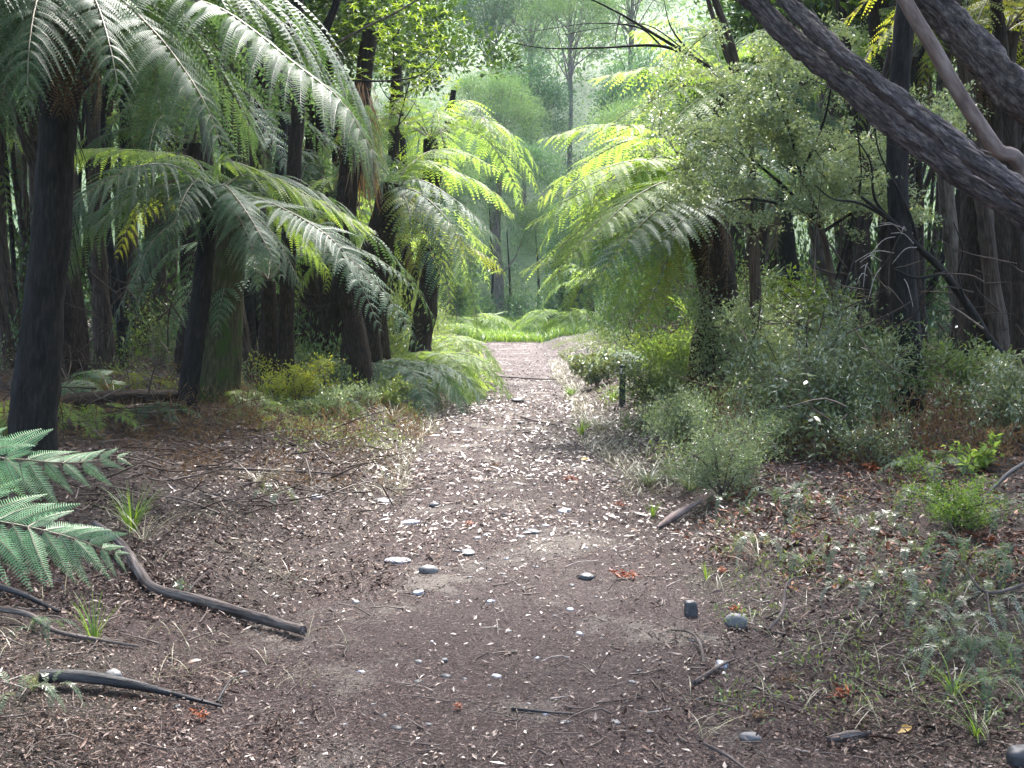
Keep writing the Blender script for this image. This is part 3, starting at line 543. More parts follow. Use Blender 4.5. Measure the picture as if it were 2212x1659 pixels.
hero(B, [(455, 435, d), (530, 450, d - .3), (600, 520, d - .4), (650, 620, d - .4)], .4, 'fern', n=32, m=18, droop=.6, seed=31)

for k, (pts, W, mt) in enumerate([([(455, 435, d), (520, 380, d + .5), (610, 385, d + .9), (720, 440, d + 1.1), (790, 520, d + 1.2)], .7, 'fern'), ([(455, 435, d), (400, 400, d - .4), (300, 420, d - .7), (200, 490, d - .8)], .7, 'fern'), ([(455, 435, d), (500, 450, d - .9), (540, 520, d - 1.3), (560, 620, d - 1.4)], .55, 'fern'), ([(455, 435, d), (420, 450, d - .8), (330, 520, d - 1.2), (290, 620, d - 1.3)], .5, 'fern')]):
    hero(B, pts, W, mt, n=38, m=20, droop=.5, seed=160 + k)
# C: bright tree fern right of the path
YC = 15.0; bC = np.array([P(1535, 700, YC)[0], YC, 0]); bC[2] = hz(bC[0], bC[1]); cC = P(1500, 400, YC)
C = thing('tree_fern', 'big sunlit tree fern right of the path with yellow green fronds hanging towards it', 'tree fern', bC)
fern_trunk(C, bC, cC, 42 * YC / FPX, 34 * YC / FPX, 'bark_fern', 320, 1.3, 80, 24, 3)
d = YC
for k, (pts, W, mt, dr) in enumerate([
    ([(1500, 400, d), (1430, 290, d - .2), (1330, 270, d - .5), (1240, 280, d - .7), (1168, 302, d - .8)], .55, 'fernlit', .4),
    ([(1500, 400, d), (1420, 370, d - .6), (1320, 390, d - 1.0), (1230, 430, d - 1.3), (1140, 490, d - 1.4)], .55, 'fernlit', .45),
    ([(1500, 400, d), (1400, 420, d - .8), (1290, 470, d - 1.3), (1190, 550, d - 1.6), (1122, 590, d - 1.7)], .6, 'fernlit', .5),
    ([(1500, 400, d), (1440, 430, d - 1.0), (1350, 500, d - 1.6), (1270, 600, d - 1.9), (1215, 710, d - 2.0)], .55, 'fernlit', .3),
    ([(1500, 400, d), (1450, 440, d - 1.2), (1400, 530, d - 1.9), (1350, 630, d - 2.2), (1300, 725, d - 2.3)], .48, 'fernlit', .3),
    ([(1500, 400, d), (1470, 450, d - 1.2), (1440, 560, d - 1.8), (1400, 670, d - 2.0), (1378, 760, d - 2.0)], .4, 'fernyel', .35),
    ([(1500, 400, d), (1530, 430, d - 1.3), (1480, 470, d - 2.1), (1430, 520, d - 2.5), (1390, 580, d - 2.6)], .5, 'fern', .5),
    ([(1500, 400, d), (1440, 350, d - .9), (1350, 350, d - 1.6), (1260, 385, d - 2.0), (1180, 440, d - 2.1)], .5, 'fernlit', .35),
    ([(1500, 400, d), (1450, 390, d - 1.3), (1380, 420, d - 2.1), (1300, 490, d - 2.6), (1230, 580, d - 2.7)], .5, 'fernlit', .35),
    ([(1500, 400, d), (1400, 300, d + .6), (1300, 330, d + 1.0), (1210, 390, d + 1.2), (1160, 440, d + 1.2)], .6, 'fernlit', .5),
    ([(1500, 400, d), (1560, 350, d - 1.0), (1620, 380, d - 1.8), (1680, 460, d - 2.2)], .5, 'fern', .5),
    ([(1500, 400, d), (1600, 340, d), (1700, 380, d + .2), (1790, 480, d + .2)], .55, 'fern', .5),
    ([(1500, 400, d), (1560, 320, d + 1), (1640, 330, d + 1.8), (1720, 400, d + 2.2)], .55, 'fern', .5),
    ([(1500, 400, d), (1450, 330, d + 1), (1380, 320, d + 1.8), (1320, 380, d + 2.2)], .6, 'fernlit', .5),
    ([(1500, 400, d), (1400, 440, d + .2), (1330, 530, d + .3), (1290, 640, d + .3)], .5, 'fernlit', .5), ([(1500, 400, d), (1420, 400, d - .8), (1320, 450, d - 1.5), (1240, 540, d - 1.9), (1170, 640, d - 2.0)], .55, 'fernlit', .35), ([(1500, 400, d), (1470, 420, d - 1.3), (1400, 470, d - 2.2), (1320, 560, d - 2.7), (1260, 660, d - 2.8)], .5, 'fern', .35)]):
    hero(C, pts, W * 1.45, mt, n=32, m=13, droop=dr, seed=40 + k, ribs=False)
place_fronds(C, cC, 5, 2.2, 77, 'fernlit', .55, .6, 1.1, az0=1.9, az1=4.6, nn=26, m=11, droop=.4)
for k, (u, v_) in enumerate([(1470, 650), (1570, 660), (1530, 680), (1440, 700)]):
    hero(C, [(1500, 420, d), ((1500 + u) / 2 + (u - 1500) * .4, 470, d - .3), (u, 560, d - .4), (u, v_, d - .4)], .2, 'fernbrown', n=24, m=8, droop=.9, seed=60 + k, stem='stipedark', ribs=False)

# D: taller fern behind C, its pale fronds above
YD = 19.5; bD = np.array([P(1560, 600, YD)[0], YD, 0]); bD[2] = hz(bD[0], bD[1]); cD = P(1570, 180, YD)
D = thing('tree_fern', 'taller pale tree fern behind the small leaved bush right of the path', 'tree fern', bD)
fern_trunk(D, bD, cD, .22, .18, 'bark_fern', 120, 1.2, 60, 16, 4)
d = YD
for k, (pts, W, mt) in enumerate([
    ([(1570, 180, d), (1500, 110, d - .2), (1430, 75, d - .3), (1365, 65, d - .4)], .7, 'fernlit'),
    ([(1570, 180, d), (1480, 140, d - .6), (1380, 150, d - .9), (1275, 170, d - 1.1)], .75, 'fernlit'),
    ([(1570, 180, d), (1480, 190, d - .8), (1380, 230, d - 1.4), (1290, 290, d - 1.7)], .75, 'fernlit'),
    ([(1570, 180, d), (1500, 220, d - 1.2), (1420, 300, d - 2.0), (1350, 380, d - 2.3)], .7, 'fernlit'),
    ([(1570, 180, d), (1600, 100, d - .3), (1680, 90, d - .6), (1780, 150, d - .8)], .7, 'fernlit'),
    ([(1570, 180, d), (1640, 140, d - 1), (1720, 190, d - 1.6), (1800, 290, d - 1.8)], .7, 'fern'),
    ([(1570, 180, d), (1530, 80, d + .8), (1450, 40, d + 1.5), (1380, 60, d + 1.8)], .7, 'fernlit'),
    ([(1570, 180, d), (1620, 80, d + .8), (1700, 60, d + 1.5), (1790, 100, d + 1.8)], .7, 'fernlit')]):
    hero(D, pts, W * 1.15, mt, n=26, m=10, droop=.5, seed=80 + k, ribs=False)

later = []
# E: fern left of the path, fronds sweeping right, lit from behind
YE = 17.5; bE = np.array([P(770, 600, YE)[0], YE, 0]); bE[2] = hz(bE[0], bE[1]); cE = P(850, 400, YE)
E = thing('tree_fern', 'tree fern left of the path whose pale green fronds droop over its far end', 'tree fern', bE)
fern_trunk(E, bE, cE, 36 * YE / FPX, 26 * YE / FPX, 'bark_fern', 260, 1.25, 70, 20, 5)
d = YE
for k, (pts, W, mt, dr) in enumerate([
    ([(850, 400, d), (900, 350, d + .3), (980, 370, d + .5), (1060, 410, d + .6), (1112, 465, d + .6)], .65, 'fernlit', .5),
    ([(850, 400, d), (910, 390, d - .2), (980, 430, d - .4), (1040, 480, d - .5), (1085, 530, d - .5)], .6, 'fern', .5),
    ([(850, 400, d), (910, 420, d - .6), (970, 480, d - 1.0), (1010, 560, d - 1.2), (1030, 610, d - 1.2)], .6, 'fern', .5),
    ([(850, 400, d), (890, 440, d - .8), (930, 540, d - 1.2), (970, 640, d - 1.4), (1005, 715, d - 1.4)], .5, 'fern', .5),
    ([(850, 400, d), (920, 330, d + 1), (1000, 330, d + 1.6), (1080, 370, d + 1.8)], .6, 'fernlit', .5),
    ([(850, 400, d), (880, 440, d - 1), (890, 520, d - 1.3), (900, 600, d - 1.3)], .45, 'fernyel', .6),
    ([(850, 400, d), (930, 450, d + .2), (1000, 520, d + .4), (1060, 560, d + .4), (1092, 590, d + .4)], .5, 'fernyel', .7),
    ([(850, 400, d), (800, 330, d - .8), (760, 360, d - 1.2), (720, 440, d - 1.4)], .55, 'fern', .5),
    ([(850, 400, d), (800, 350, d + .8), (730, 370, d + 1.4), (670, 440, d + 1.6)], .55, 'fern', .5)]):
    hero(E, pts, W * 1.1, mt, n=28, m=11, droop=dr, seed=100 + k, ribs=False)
for (x, y, H, key, lb) in [(-2.3, 19.5, 2.3, 'l', 'low lit tree fern leaning over the left verge beneath the drooping pale fronds'), (-2.5, 28, 2.8, 'l', 'pale tree fern stepping back along the left verge near the path end'), (-3.3, 14.8, 1.5, 'g', 'short trunked fern on the left verge before the drooping pale fronds')]:
    later.append((x, y, H, key, lb, .13))
# F: farther fern behind E with sunlit crown
YF = 23.; cF = P(930, 300, YF); bF = np.array([cF[0] - .3, YF, 0]); bF[2] = hz(bF[0], bF[1])
Fh = thing('tree_fern', 'whitish sunlit tree fern beyond the lime leaved sapling left of the path', 'tree fern', bF)
fern_trunk(Fh, bF, cF, .2, .15, 'bark_fern', 60, 1.2, 40, 14, 6)
place_fronds(Fh, cF, 14, 2.6, 6, 'fernlit', .6, .7, .9, nn=24, m=9)

# shared fronds for the ferns that stand deeper in the forest
PROTO = {}
def proto_frond(key, mat, L, W, up, drop, nn, m, droop, seed):
    mb = MB(); frond(mb, arc((0, 0, 0), 0, L, up, drop), W, nn, m, .1, droop, seed=seed, ribs=False); PROTO[key] = mb.mesh('frond', [M[mat], M['stipe']])
for k in range(4):
    proto_frond(('g', k), 'fern', 2.5, .48, .5 + .25 * k, .8 + .15 * k, 26, 9, .45, 200 + k)
    proto_frond(('l', k), 'fernlit', 2.4, .46, .5 + .25 * k, .8 + .15 * k, 26, 9, .45, 220 + k)
    proto_frond(('y', k), 'fernyel', 2.1, .4, .4 + .25 * k, .8 + .15 * k, 24, 8, .45, 240 + k)
for k in range(2):
    mb = MB(); frond(mb, [(0, 0, 0), (.25, 0, -.05), (.36, 0, -.5), (.33, .05 * k, -1.0), (.28, 0, -1.5)], .22, 24, 7, .1, .9, seed=260 + k, ribs=False); PROTO[('d', k)] = mb.mesh('dead_frond', [M['fernbrown'], M['stipedark']])
def child_at(name, me, t, loc, rot, sc):
    o = bpy.data.objects.new(name, me); COL.objects.link(o); o.parent = t; o.location = loc; o.rotation_euler = rot; o.scale = (sc, sc, sc); return o
def deep_fern(x, y, H, key, lb, n=12, S=1.0, r=.16, group=None, trunkmat='bark_fern'):
    rs = np.random.default_rng(int(abs(x) * 31 + y * 17)); b = np.array([x, y, hz(x, y)]); t = thing('tree_fern' if H > .5 else 'ground_fern', lb, 'tree fern' if H > .5 else 'fern', b, group)
    c = b + Z * H + np.array([rs.normal(0, .12), rs.normal(0, .12), 0]) * H * .3
    if H > .5: fern_trunk(t, b, c, r, r * .8, trunkmat, 70, 1.25, 40, 14, int(x * 10) % 90)
    for k in range(n):
        if k < 5 and H > 2.5: child_at('dead_frond', PROTO[('d', int(rs.integers(0, 2)))], t, Vector(c - b - Z * .1), (0, 0, rs.uniform(0, 6.28)), rs.uniform(.7, 1.2))
        child_at('frond', PROTO[(key, int(rs.integers(0, 4)))], t, Vector(c - b), (rs.normal(0, .12), rs.normal(0, .15), 6.283 * k / n + rs.uniform(-.25, .25)), S * rs.uniform(.8, 1.1))
    return t
deep = [(-5.2, 17.5, 3.6, 'g', 'shadowed tree fern deep between the two left fern crowns', .17), (-8.5, 16, 4.2, 'g', 'dark tree fern right behind the left edge trunk', .2),
        (-3.6, 22, 3.4, 'g', 'dark green tree fern behind the fibrous trunks beside the path', .2), (-7.0, 24, 4.4, 'l', 'lighter tree fern glimpsed between left trunks', .16),
        (-11, 22, 3.6, 'l', 'green tree fern far behind the left edge trunk', .16), (-4.2, 31, 4.0, 'l', 'pale tree fern left of the path well beyond the fibrous trunks', .17),
        (-13, 30, 5, 'g', 'tall dim tree fern at the back of the left forest', .18), (-3.4, 39, 3.2, 'l', 'small bright tree fern beside the far left path end', .15),
        (4.6, 20.5, 3.4, 'g', 'dim tree fern behind the dark trunk right of the bright one', .2), (7.2, 19.5, 5.2, 'l', 'yellow green tree fern high behind the leaning trunks', .18),
        (7.3, 16, 5.0, 'y', 'bright lime tree fern at the upper right edge', .2), (5.6, 26, 4.4, 'g', 'tree fern deep in the right forest behind the bush', .17),
        (4.6, 33, 3.6, 'l', 'pale tree fern right of the path near its end', .16), (10.5, 25, 5.0, 'g', 'tall tree fern at the back of the right forest', .2),
        (3.4, 47, 1.8, 'l', 'low tree fern at the right end of the grass strip', .15), (5.9, 13.8, 4.3, 'y', 'tree fern overhead behind the twin leaning stems', .2),
        (-6.2, 12.6, 5.2, 'g', 'tree fern canopy hidden high behind the left crown', .2)]
for (x, y, H, key, lb, r) in deep + later: deep_fern(x, y, H, key, lb, 12, 1.0, r)

# ------------------------------------------------------------------ crowns
def clumpy(mb, centre, rad, nclump, per, L, W, seed, up=.3, flat=.5, csize=.28, shell=.55, seg=1, mat=0, low=-.4):
    rs = np.random.default_rng(seed); d = nrm(rs.normal(size=(nclump, 3))); d[:, 2] = np.where(d[:, 2] < low, -d[:, 2], d[:, 2])
    rr = rs.uniform(shell, 1, nclump) ** .7; rad = np.asarray(rad, float); cc = np.asarray(centre) + d * rr[:, None] * rad
    sz = csize * rad.mean() * rs.uniform(.6, 1.35, nclump)
    i = np.repeat(np.arange(nclump), per); off = rs.normal(size=(len(i), 3)) * sz[i][:, None] * np.array([1, 1, flat]) * .6
    p = cc[i] + off; dd = nrm(nrm(off) * .8 + d[i] * .5 + rs.normal(size=off.shape) * .5 + Z * up)
    nv = nrm(rs.normal(size=off.shape) * .6 + Z)
    leaves(mb, p, dd, nv, L * rs.uniform(.6, 1.25, len(i)), W * rs.uniform(.7, 1.2, len(i)), mat, .15, .1, seg)
    return cc
TREES = {}
def tree_proto(key, leaf, bark, H, rad, ncl, per, L, W, flat, seed, r0=.16, low=-.3, csize=.28):
    rs = np.random.default_rng(seed); mb = MB(); c = np.array([0, 0, H - rad[2] * .8])
    cc = clumpy(mb, c, rad, ncl, per, L, W, seed, flat=flat, low=low, csize=csize); crown = mb.mesh('crown', M[leaf])
    tb = MB(); tube(tb, [(0, 0, -.3), (rs.normal(0, .2), rs.normal(0, .2), H * .4), tuple(c)], [r0, r0 * .7, r0 * .35], 16, 8, 0, .15, seed)
    lb = MB()
    for q in cc[:min(26, ncl)]:
        s0 = np.array([0, 0, rs.uniform(H * .35, H * .75)]); tube(lb, [s0, (s0 + q) / 2 + Z * .1, q], [r0 * .3, r0 * .15, .012], 7, 5, 0)
    TREES[key] = (crown, tb.mesh('trunk', M[bark]), lb.mesh('limbs', M[bark]))
for k in range(3):
    tree_proto(('feather', k), 'far1', 'bark_grey', 9, (2.8, 2.8, 3.2), 90, 210, .17, .035, .45, 300 + k)
    tree_proto(('blue', k), 'far2', 'bark_grey', 8, (2.6, 2.6, 3.4), 90, 190, .15, .06, .6, 310 + k)
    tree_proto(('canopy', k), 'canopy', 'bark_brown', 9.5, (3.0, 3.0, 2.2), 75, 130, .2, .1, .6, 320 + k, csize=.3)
def put_tree(name, key, x, y, s, lb, rot, group=None, hs=1.0, cat='tree'):
    b = (x, y, hz(x, y)); t = thing(name, lb, cat, b, group); cr, tr, li = TREES[key]
    for nm, me in (('trunk', tr), ('crown', cr), ('limbs', li)):
        o = child_at(nm, me, t, (0, 0, 0), (0, 0, rot), s); o.scale = (s, s, s * hs)
    return t
ORD = 'leftmost second third fourth fifth sixth seventh eighth ninth tenth eleventh twelfth thirteenth fourteenth fifteenth sixteenth seventeenth eighteenth nineteenth twentieth'.split()
ORD += ['twenty first', 'twenty second', 'twenty third', 'twenty fourth', 'twenty fifth']
def ordinal(k, n): return 'leftmost' if k == 0 else 'rightmost' if k == n - 1 else ORD[k] + ' from the left'
def uof(x, y): return CX + FPX * x / (max(y, 1.0) * cp)
def row(name, kind, spots, phrase, group):
    spots = sorted(spots, key=lambda s: uof(s[0], s[1]))
    for k, (x, y, s, hs) in enumerate(spots):
        put_tree(name, (kind, k % 3), x, y, s, f'{phrase}, {ordinal(k, len(spots))} of them', k * 1.9, group, hs)
row('hill_tree', 'feather', [(-9, 52, .9, 1), (-4.5, 56, 1.0, 1.1), (-1.2, 66, 1.0, 1.2), (2.5, 60, .75, .8), (6.5, 55, 1.0, 1.1), (-14, 60, 1.1, 1.2), (11, 62, 1.1, 1.2), (-7, 74, 1.1, 1.2), (4, 78, 1.2, 1.2), (15, 54, 1, 1), (-20, 54, 1.1, 1.1), (20, 66, 1.2, 1.2), (1.5, 84, 1.2, 1.2), (-10, 94, 1.3, 1.2), (-3, 50, .55, 1), (9, 84, 1.3, 1.2), (-14, 84, 1.3, 1.2)],
    'pale feathery tree on the hillside beyond the path', 'pale feathery hillside trees')
row('hill_tree', 'blue', [(-11, 66, 1, 1), (0.8, 72, 1.1, 1.1), (3.2, 52, .65, 1), (8, 70, 1.1, 1.1), (-5, 62, .9, 1), (14, 72, 1.2, 1.1), (-18, 72, 1.2, 1.1), (-1.5, 86, 1.3, 1.1), (25, 60, 1.2, 1), (-27, 62, 1.3, 1.1), (5, 96, 1.4, 1.2), (-24, 44, 1.1, 1), (22, 42, 1.1, 1), (-18, 38, 1.0, 1), (17, 36, 1, 1)],
    'blue green rounded tree on the hillside beyond the path', 'blue green hillside trees')
# trees added to roof and shade the forest, some unseen behind the camera
row('shade_canopy_tree', 'canopy', [(-9.5, 13, 1.0, 1), (-7.8, 18.2, .95, .95), (-7.4, 25, 1.0, 1), (-10.5, 21, 1, 1), (-14, 17, 1.1, 1), (-9, 29, 1.0, 1), (-13, 26, 1, 1), (-17, 24, 1.1, 1), (-7.6, 35, .9, .9), (-12, 36, 1.0, 1), (-19, 32, 1, 1), (-4.2, 5.4, 1.0, .85), (-8.5, 8.5, 1.0, 1), (-5.6, 10.4, 1.0, .95), (-3.6, 0, 1.1, 1), (-7.5, 2, 1.1, 1), (-2.6, -5, 1.1, 1), (-7.5, -4, 1.2, 1), (-4, -10, 1.3, 1), (-12, 5, 1.2, 1), (-13, 12, 1.1, 1), (-14, -3, 1.3, 1)],
    'dark crowned forest tree added for shade left of the path', 'forest trees added for shade left of the path')
row('shade_canopy_tree', 'canopy', [(8.8, 17.5, .9, .9), (7.6, 23, 1.0, 1), (10.8, 20, 1, 1), (14, 17, 1.1, 1), (8.8, 28, 1.0, 1), (13, 27, 1, 1), (7.6, 34, .9, .9), (11, 35, 1.0, 1), (8.2, 9, 1.0, 1), (3.4, 0, 1.1, 1), (7.5, 2, 1.1, 1), (2.6, -5, 1.1, 1), (7.5, -4, 1.2, 1), (3, -10, 1.3, 1), (12, 5, 1.2, 1), (13, 12, 1.1, 1), (13, -3, 1.3, 1)],
    'dark crowned forest tree added for shade right of the path', 'forest trees added for shade right of the path')
# far-off wood covering the hill
mb = MB(); n = 1500; fx = rng.uniform(-110, 110, n); fy = rng.uniform(84, 165, n); rs = rng.uniform(1.6, 3.4, n)
i = np.repeat(np.arange(n), 75); off = rng.normal(size=(len(i), 3)) * rs[i][:, None] * np.array([.6, .6, .7])
p = on(fx, fy)[i] + off + Z * 2.2
leaves(mb, p, rdir(len(i), .4), rdir(len(i), .8), rng.uniform(.3, .7, len(i)), rng.uniform(.15, .3, len(i)), 0)
mb.build('far_forest', M['far1'], kind='stuff')
mb = MB(); n = 420; fx = np.concatenate([rng.uniform(-75, -22, n // 2), rng.uniform(20, 75, n // 2)]); fy = rng.uniform(12, 90, n); rs = rng.uniform(1.2, 2.4, n)
i = np.repeat(np.arange(n), 80); off = rng.normal(size=(len(i), 3)) * rs[i][:, None] * np.array([.6, .6, .9])
leaves(mb, on(fx, fy)[i] + off + Z * 2.0, rdir(len(i), .4), rdir(len(i), .8), rng.uniform(.2, .5, len(i)), rng.uniform(.1, .2, len(i)), 0)
mb.build('side_forest', M['far1'], kind='stuff')

# ------------------------------------------------------------------ trunks seen between the ferns
def trunk_tree(u0, v0, u1, v1, w, mat, lb, H=6.5, name='forest_tree', fib=60, crown=False, group=None, w1=.8):
    b = G(u0, v0); q = P(u1, v1, b[1]); d = (q - b) / max(q[2] - b[2], .2); top = b + d * (H - b[2]); s = b[1] / FPX
    t = thing(name, lb, 'tree', b, group); mb = MB(); rs = np.random.default_rng(int(u0))
    fern_trunk(t, b, top, w * s / (2.6 + .6 * (w > 40)), w * s / (2.6 + .6 * (w > 40)) * w1, mat, fib * 3, 1.8, 60, 16, int(u0) % 97)
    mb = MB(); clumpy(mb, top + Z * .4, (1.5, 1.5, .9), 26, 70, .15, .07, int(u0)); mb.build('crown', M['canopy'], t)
    return t
tr = [
    (140, 835, 118, 300, 92, 'bark_fern', 'fat dark trunk immediately right of the left edge fern trunk'),
    (228, 800, 206, 200, 36, 'bark_brown', 'shaggy brown trunk standing left of the black fern trunk, tallest seen there'),
    (264, 770, 268, 500, 24, 'bark_black', 'thin black trunk between the shaggy brown and the greenish one'),
    (305, 765, 312, 500, 26, 'bark_moss', 'slim greenish trunk in the middle of the left forest gap'),
    (347, 740, 372, 250, 32, 'bark_brown', 'straight brown trunk leaning slightly right near a leafy sapling'),
    (468, 868, 474, 500, 104, 'bark_moss', 'thick mossy trunk touching the thin black fern trunk'),
    (535, 800, 528, 540, 32, 'bark_black', 'black trunk right behind the thick mossy trunk'),
    (600, 790, 612, 500, 28, 'bark_black', 'slender black trunk behind the dark leaning log'),
    (655, 770, 672, 540, 62, 'bark_fern', 'broad fibrous trunk in the shade left of the path'),
    (703, 775, 705, 560, 30, 'bark_black', 'narrow black trunk between two broad fibrous trunks'),
    (738, 800, 762, 520, 66, 'bark_fern', 'broadest fibrous trunk close to the left path edge'),
    (818, 785, 832, 560, 34, 'bark_fern', 'dark trunk with hanging fibres nearest the left side of the path'),
    (845, 770, 885, 600, 20, 'bark_black', 'thin black stem leaning right beside the path'),
    (28, 760, 18, 300, 34, 'bark_brown', 'brown trunk at the extreme left behind the fern trunk'),
    (180, 820, 190, 500, 30, 'bark_fern', 'half hidden trunk behind the fat dark one'),
    (1650, 738, 1600, 380, 30, 'bark_grey', 'slim grey trunk leaning left beside the palm seedling'),
    (1722, 760, 1716, 380, 62, 'bark_black', 'wide black trunk behind the bright green shrub'),
    (1832, 752, 1784, 440, 42, 'bark_grey', 'pale grey brown trunk leaning left in the right forest'),
    (1876, 790, 1850, 450, 30, 'bark_fern', 'dark narrow trunk right of the pale grey brown one'),
    (1968, 905, 1986, 440, 66, 'bark_black', 'tall black trunk with flared foot right of the shrubs'),
    (1912, 790, 1900, 450, 38, 'bark_fern', 'brown shadowed trunk behind the black flared one'),
    (2122, 830, 2086, 480, 44, 'bark_brown', 'brown trunk leaning left near the right edge'),
    (2168, 830, 2120, 480, 46, 'bark_brown', 'reddish brown trunk second from the right edge'),
    (2215, 850, 2180, 430, 46, 'bark_fern', 'dark trunk cut by the right edge under the leaning stems'),
]
for q in tr: trunk_tree(*q)
sp = []
for k in range(18):
    y = rng.uniform(19, 36); u = rng.uniform(-40, 860); sp.append((u, y))
for k, (u, y) in enumerate(sorted(sp)):
    x = (u - CX) / FPX * y; b = np.array([x, y, hz(x, y)]); t = thing('forest_tree', f'slim dark background trunk in the left forest, {ordinal(k, 18)} of them', 'tree', b, 'slim trunks at the back of the left forest')
    r = rng.uniform(.07, .17); top = b + np.array([rng.normal(0, .3), 0, 8.5]); fern_trunk(t, b, top, r * .8, r * .6, ['bark_fern', 'bark_brown', 'bark_black'][k % 3], 90, 1.2, 30, 10, k)
    mb = MB(); clumpy(mb, top, (1.8, 1.8, 1.2), 24, 60, .18, .09, k); mb.build('crown', M['canopy'], t)
rc = np.random.default_rng(404)
for side, ua, ub, nn_ in (('left', -60, 740, 22), ('right', 1700, 2300, 18)):
    sp = sorted((rc.uniform(ua, ub), rc.uniform(15, 34)) for k in range(nn_))
    for k, (u, y) in enumerate(sp):
        x = (u - CX) / FPX * y; b = np.array([x, y, hz(x, y)]); t = thing('forest_tree', f'thin crooked leaning stem in the {side} forest, {ordinal(k, nn_)} of them', 'tree', b, f'thin crooked stems in the {side} forest')
        r = rc.uniform(.035, .08); top = b + np.array([abs(rc.normal(0, 1.0)) * (-1 if side == 'left' else 1), rc.normal(0, .5), 7.5]); fern_trunk(t, b, top, r, r * .6, ['bark_brown', 'bark_black', 'bark_fern'][k % 3], 60, 1.5, 30, 8, k + 70)
        mb = MB(); clumpy(mb, top, (1.0, 1.0, .8), 12, 60, .16, .08, k + 170); mb.build('crown', M['canopy'], t)
sp = [(rng.uniform(1560, 2240), rng.uniform(17, 30)) for k in range(14)]
for k, (u, y) in enumerate(sorted(sp)):
    x = (u - CX) / FPX * y; b = np.array([x, y, hz(x, y)]); t = thing('forest_tree', f'slim dark background trunk in the right forest, {ordinal(k, 14)} of them', 'tree', b, 'slim trunks at the back of the right forest')
    r = rng.uniform(.07, .15); top = b + np.array([rng.normal(0, .5), 0, 8.5]); fern_trunk(t, b, top, r, r * .8, ['bark_fern', 'bark_brown', 'bark_grey'][k % 3], 30, 1.2, 30, 10, k + 30)
    mb = MB(); clumpy(mb, top, (1.8, 1.8, 1.2), 24, 60, .18, .09, k + 40); mb.build('crown', M['canopy'], t)
# dark leaning log, fibrous stump head, hanging branch trees
t = thing('leaning_log', 'dark smooth log leaning between trunks left of the path', 'log', G(525, 780)); mb = MB()
b = G(520, 790); tube(mb, [b, P(560, 660, b[1] + .2), P(610, 560, b[1] + .4)], [.13, .11, .08], 40, 14, 0, .12, 5); mb.build('stem', M['bark_black'], t)
Yh = 15.; b = np.array([P(790, 700, Yh)[0], Yh, 0]); b[2] = hz(b[0], b[1])
t = thing('dead_fern_trunk', 'tall brown dead fern trunk with shaggy head beside the lime leaved sapling', 'tree', b)
fern_trunk(t, b, P(776, 195, Yh), .13, .15, 'bark_fern', 420, 1.1, 90, 18, 8)
mb = MB(); r8 = np.random.default_rng(8); n = 420; a = r8.uniform(0, 6.28, n); c = P(778, 230, Yh) + np.stack([np.cos(a) * .15, np.sin(a) * .15, r8.uniform(-.9, .4, n)], 1)
leaves(mb, c, nrm(np.stack([np.cos(a) * .3, np.sin(a) * .3, -np.ones(n)], 1) + r8.normal(0, .12, (n, 3))), np.stack([np.cos(a), np.sin(a), 0 * a], 1), r8.uniform(.3, .8, n), .018, 0, 0, .05); mb.build('shaggy_skirt', M['fernbrown'], t)

# ------------------------------------------------------------------ leaning trees at the upper right, unseen crowns added overhead for shade
def stem(t, pts, rads, mat, name='stem', n=120, sides=20, rough=.25, seed=0, ridges=3, freq=2.5):
    mb = MB(); tube(mb, pts, rads, n, sides, 0, rough, seed, ridges=ridges, freq=freq)
    if mat == 'bark_lean':
        rs = np.random.default_rng(seed); k = 520; tt = rs.uniform(0, 1, k); pp, _ = resample([np.asarray(q, float) for q in pts], 200); i = (tt * 198).astype(int)
        T = nrm(pp[i + 1] - pp[i]); a = nrm(np.cross(T, rs.normal(size=(k, 3)))); r = np.interp(tt, np.linspace(0, 1, len(rads)), rads)
        leaves(mb, pp[i] + a * r[:, None] * 1.02, T * rs.choice([-1, 1], k)[:, None] + a * rs.uniform(.0, .22, k)[:, None] + rs.normal(0, .06, (k, 3)), a, rs.uniform(.05, .2, k), rs.uniform(.006, .02, k), 0, .1, rs.normal(0, .08, k))
    if 0: pass
    return mb.build(name, M[mat], t)
gx = P(2900, 900, 5.2); gb = np.array([gx[0], 5.2, hz(gx[0], 5.2)])
t = thing('leaning_tree', 'large shaggy barked tree of two fused stems leaning left across the upper right', 'tree', gb)
stem(t, [gb, P(2560, 690, 5.4), P(2380, 570, 5.6), P(2212, 462, 5.8), P(2080, 378, 5.95), P(1950, 286, 6.1), P(1840, 196, 6.2), P(1740, 110, 6.35), P(1640, 15, 6.5), P(1560, -70, 6.6), P(1400, -330, 6.8)], [.12, .09, .074, .07, .066, .06, .057, .054, .05, .046, .04], 'bark_lean', n=260, sides=32, seed=3, rough=.42, freq=7)
stem(t, [gb + [.1, -.1, 0], P(2560, 660, 5.2), P(2380, 530, 5.4), P(2212, 418, 5.6), P(2090, 330, 5.75), P(1970, 238, 5.9), P(1860, 152, 6.05), P(1770, 75, 6.2), P(1690, -8, 6.4), P(1640, -80, 6.5), P(1560, -330, 6.8)], [.09, .07, .058, .053, .052, .048, .047, .044, .04, .036, .03], 'bark_lean', n=260, sides=32, seed=9, rough=.42, freq=7)
mb = MB(); clumpy(mb, P(1420, -420, 6.8), (1.6, 1.8, 1.1), 30, 120, .1, .04, 71); mb.build('crown', M['canopy'], t)
gx = P(3000, 900, 7.0); gb = np.array([gx[0], 7.0, hz(gx[0], 7.)])
t = thing('leaning_tree', 'second leaning tree with rough dark bark in the top right corner', 'tree', gb)
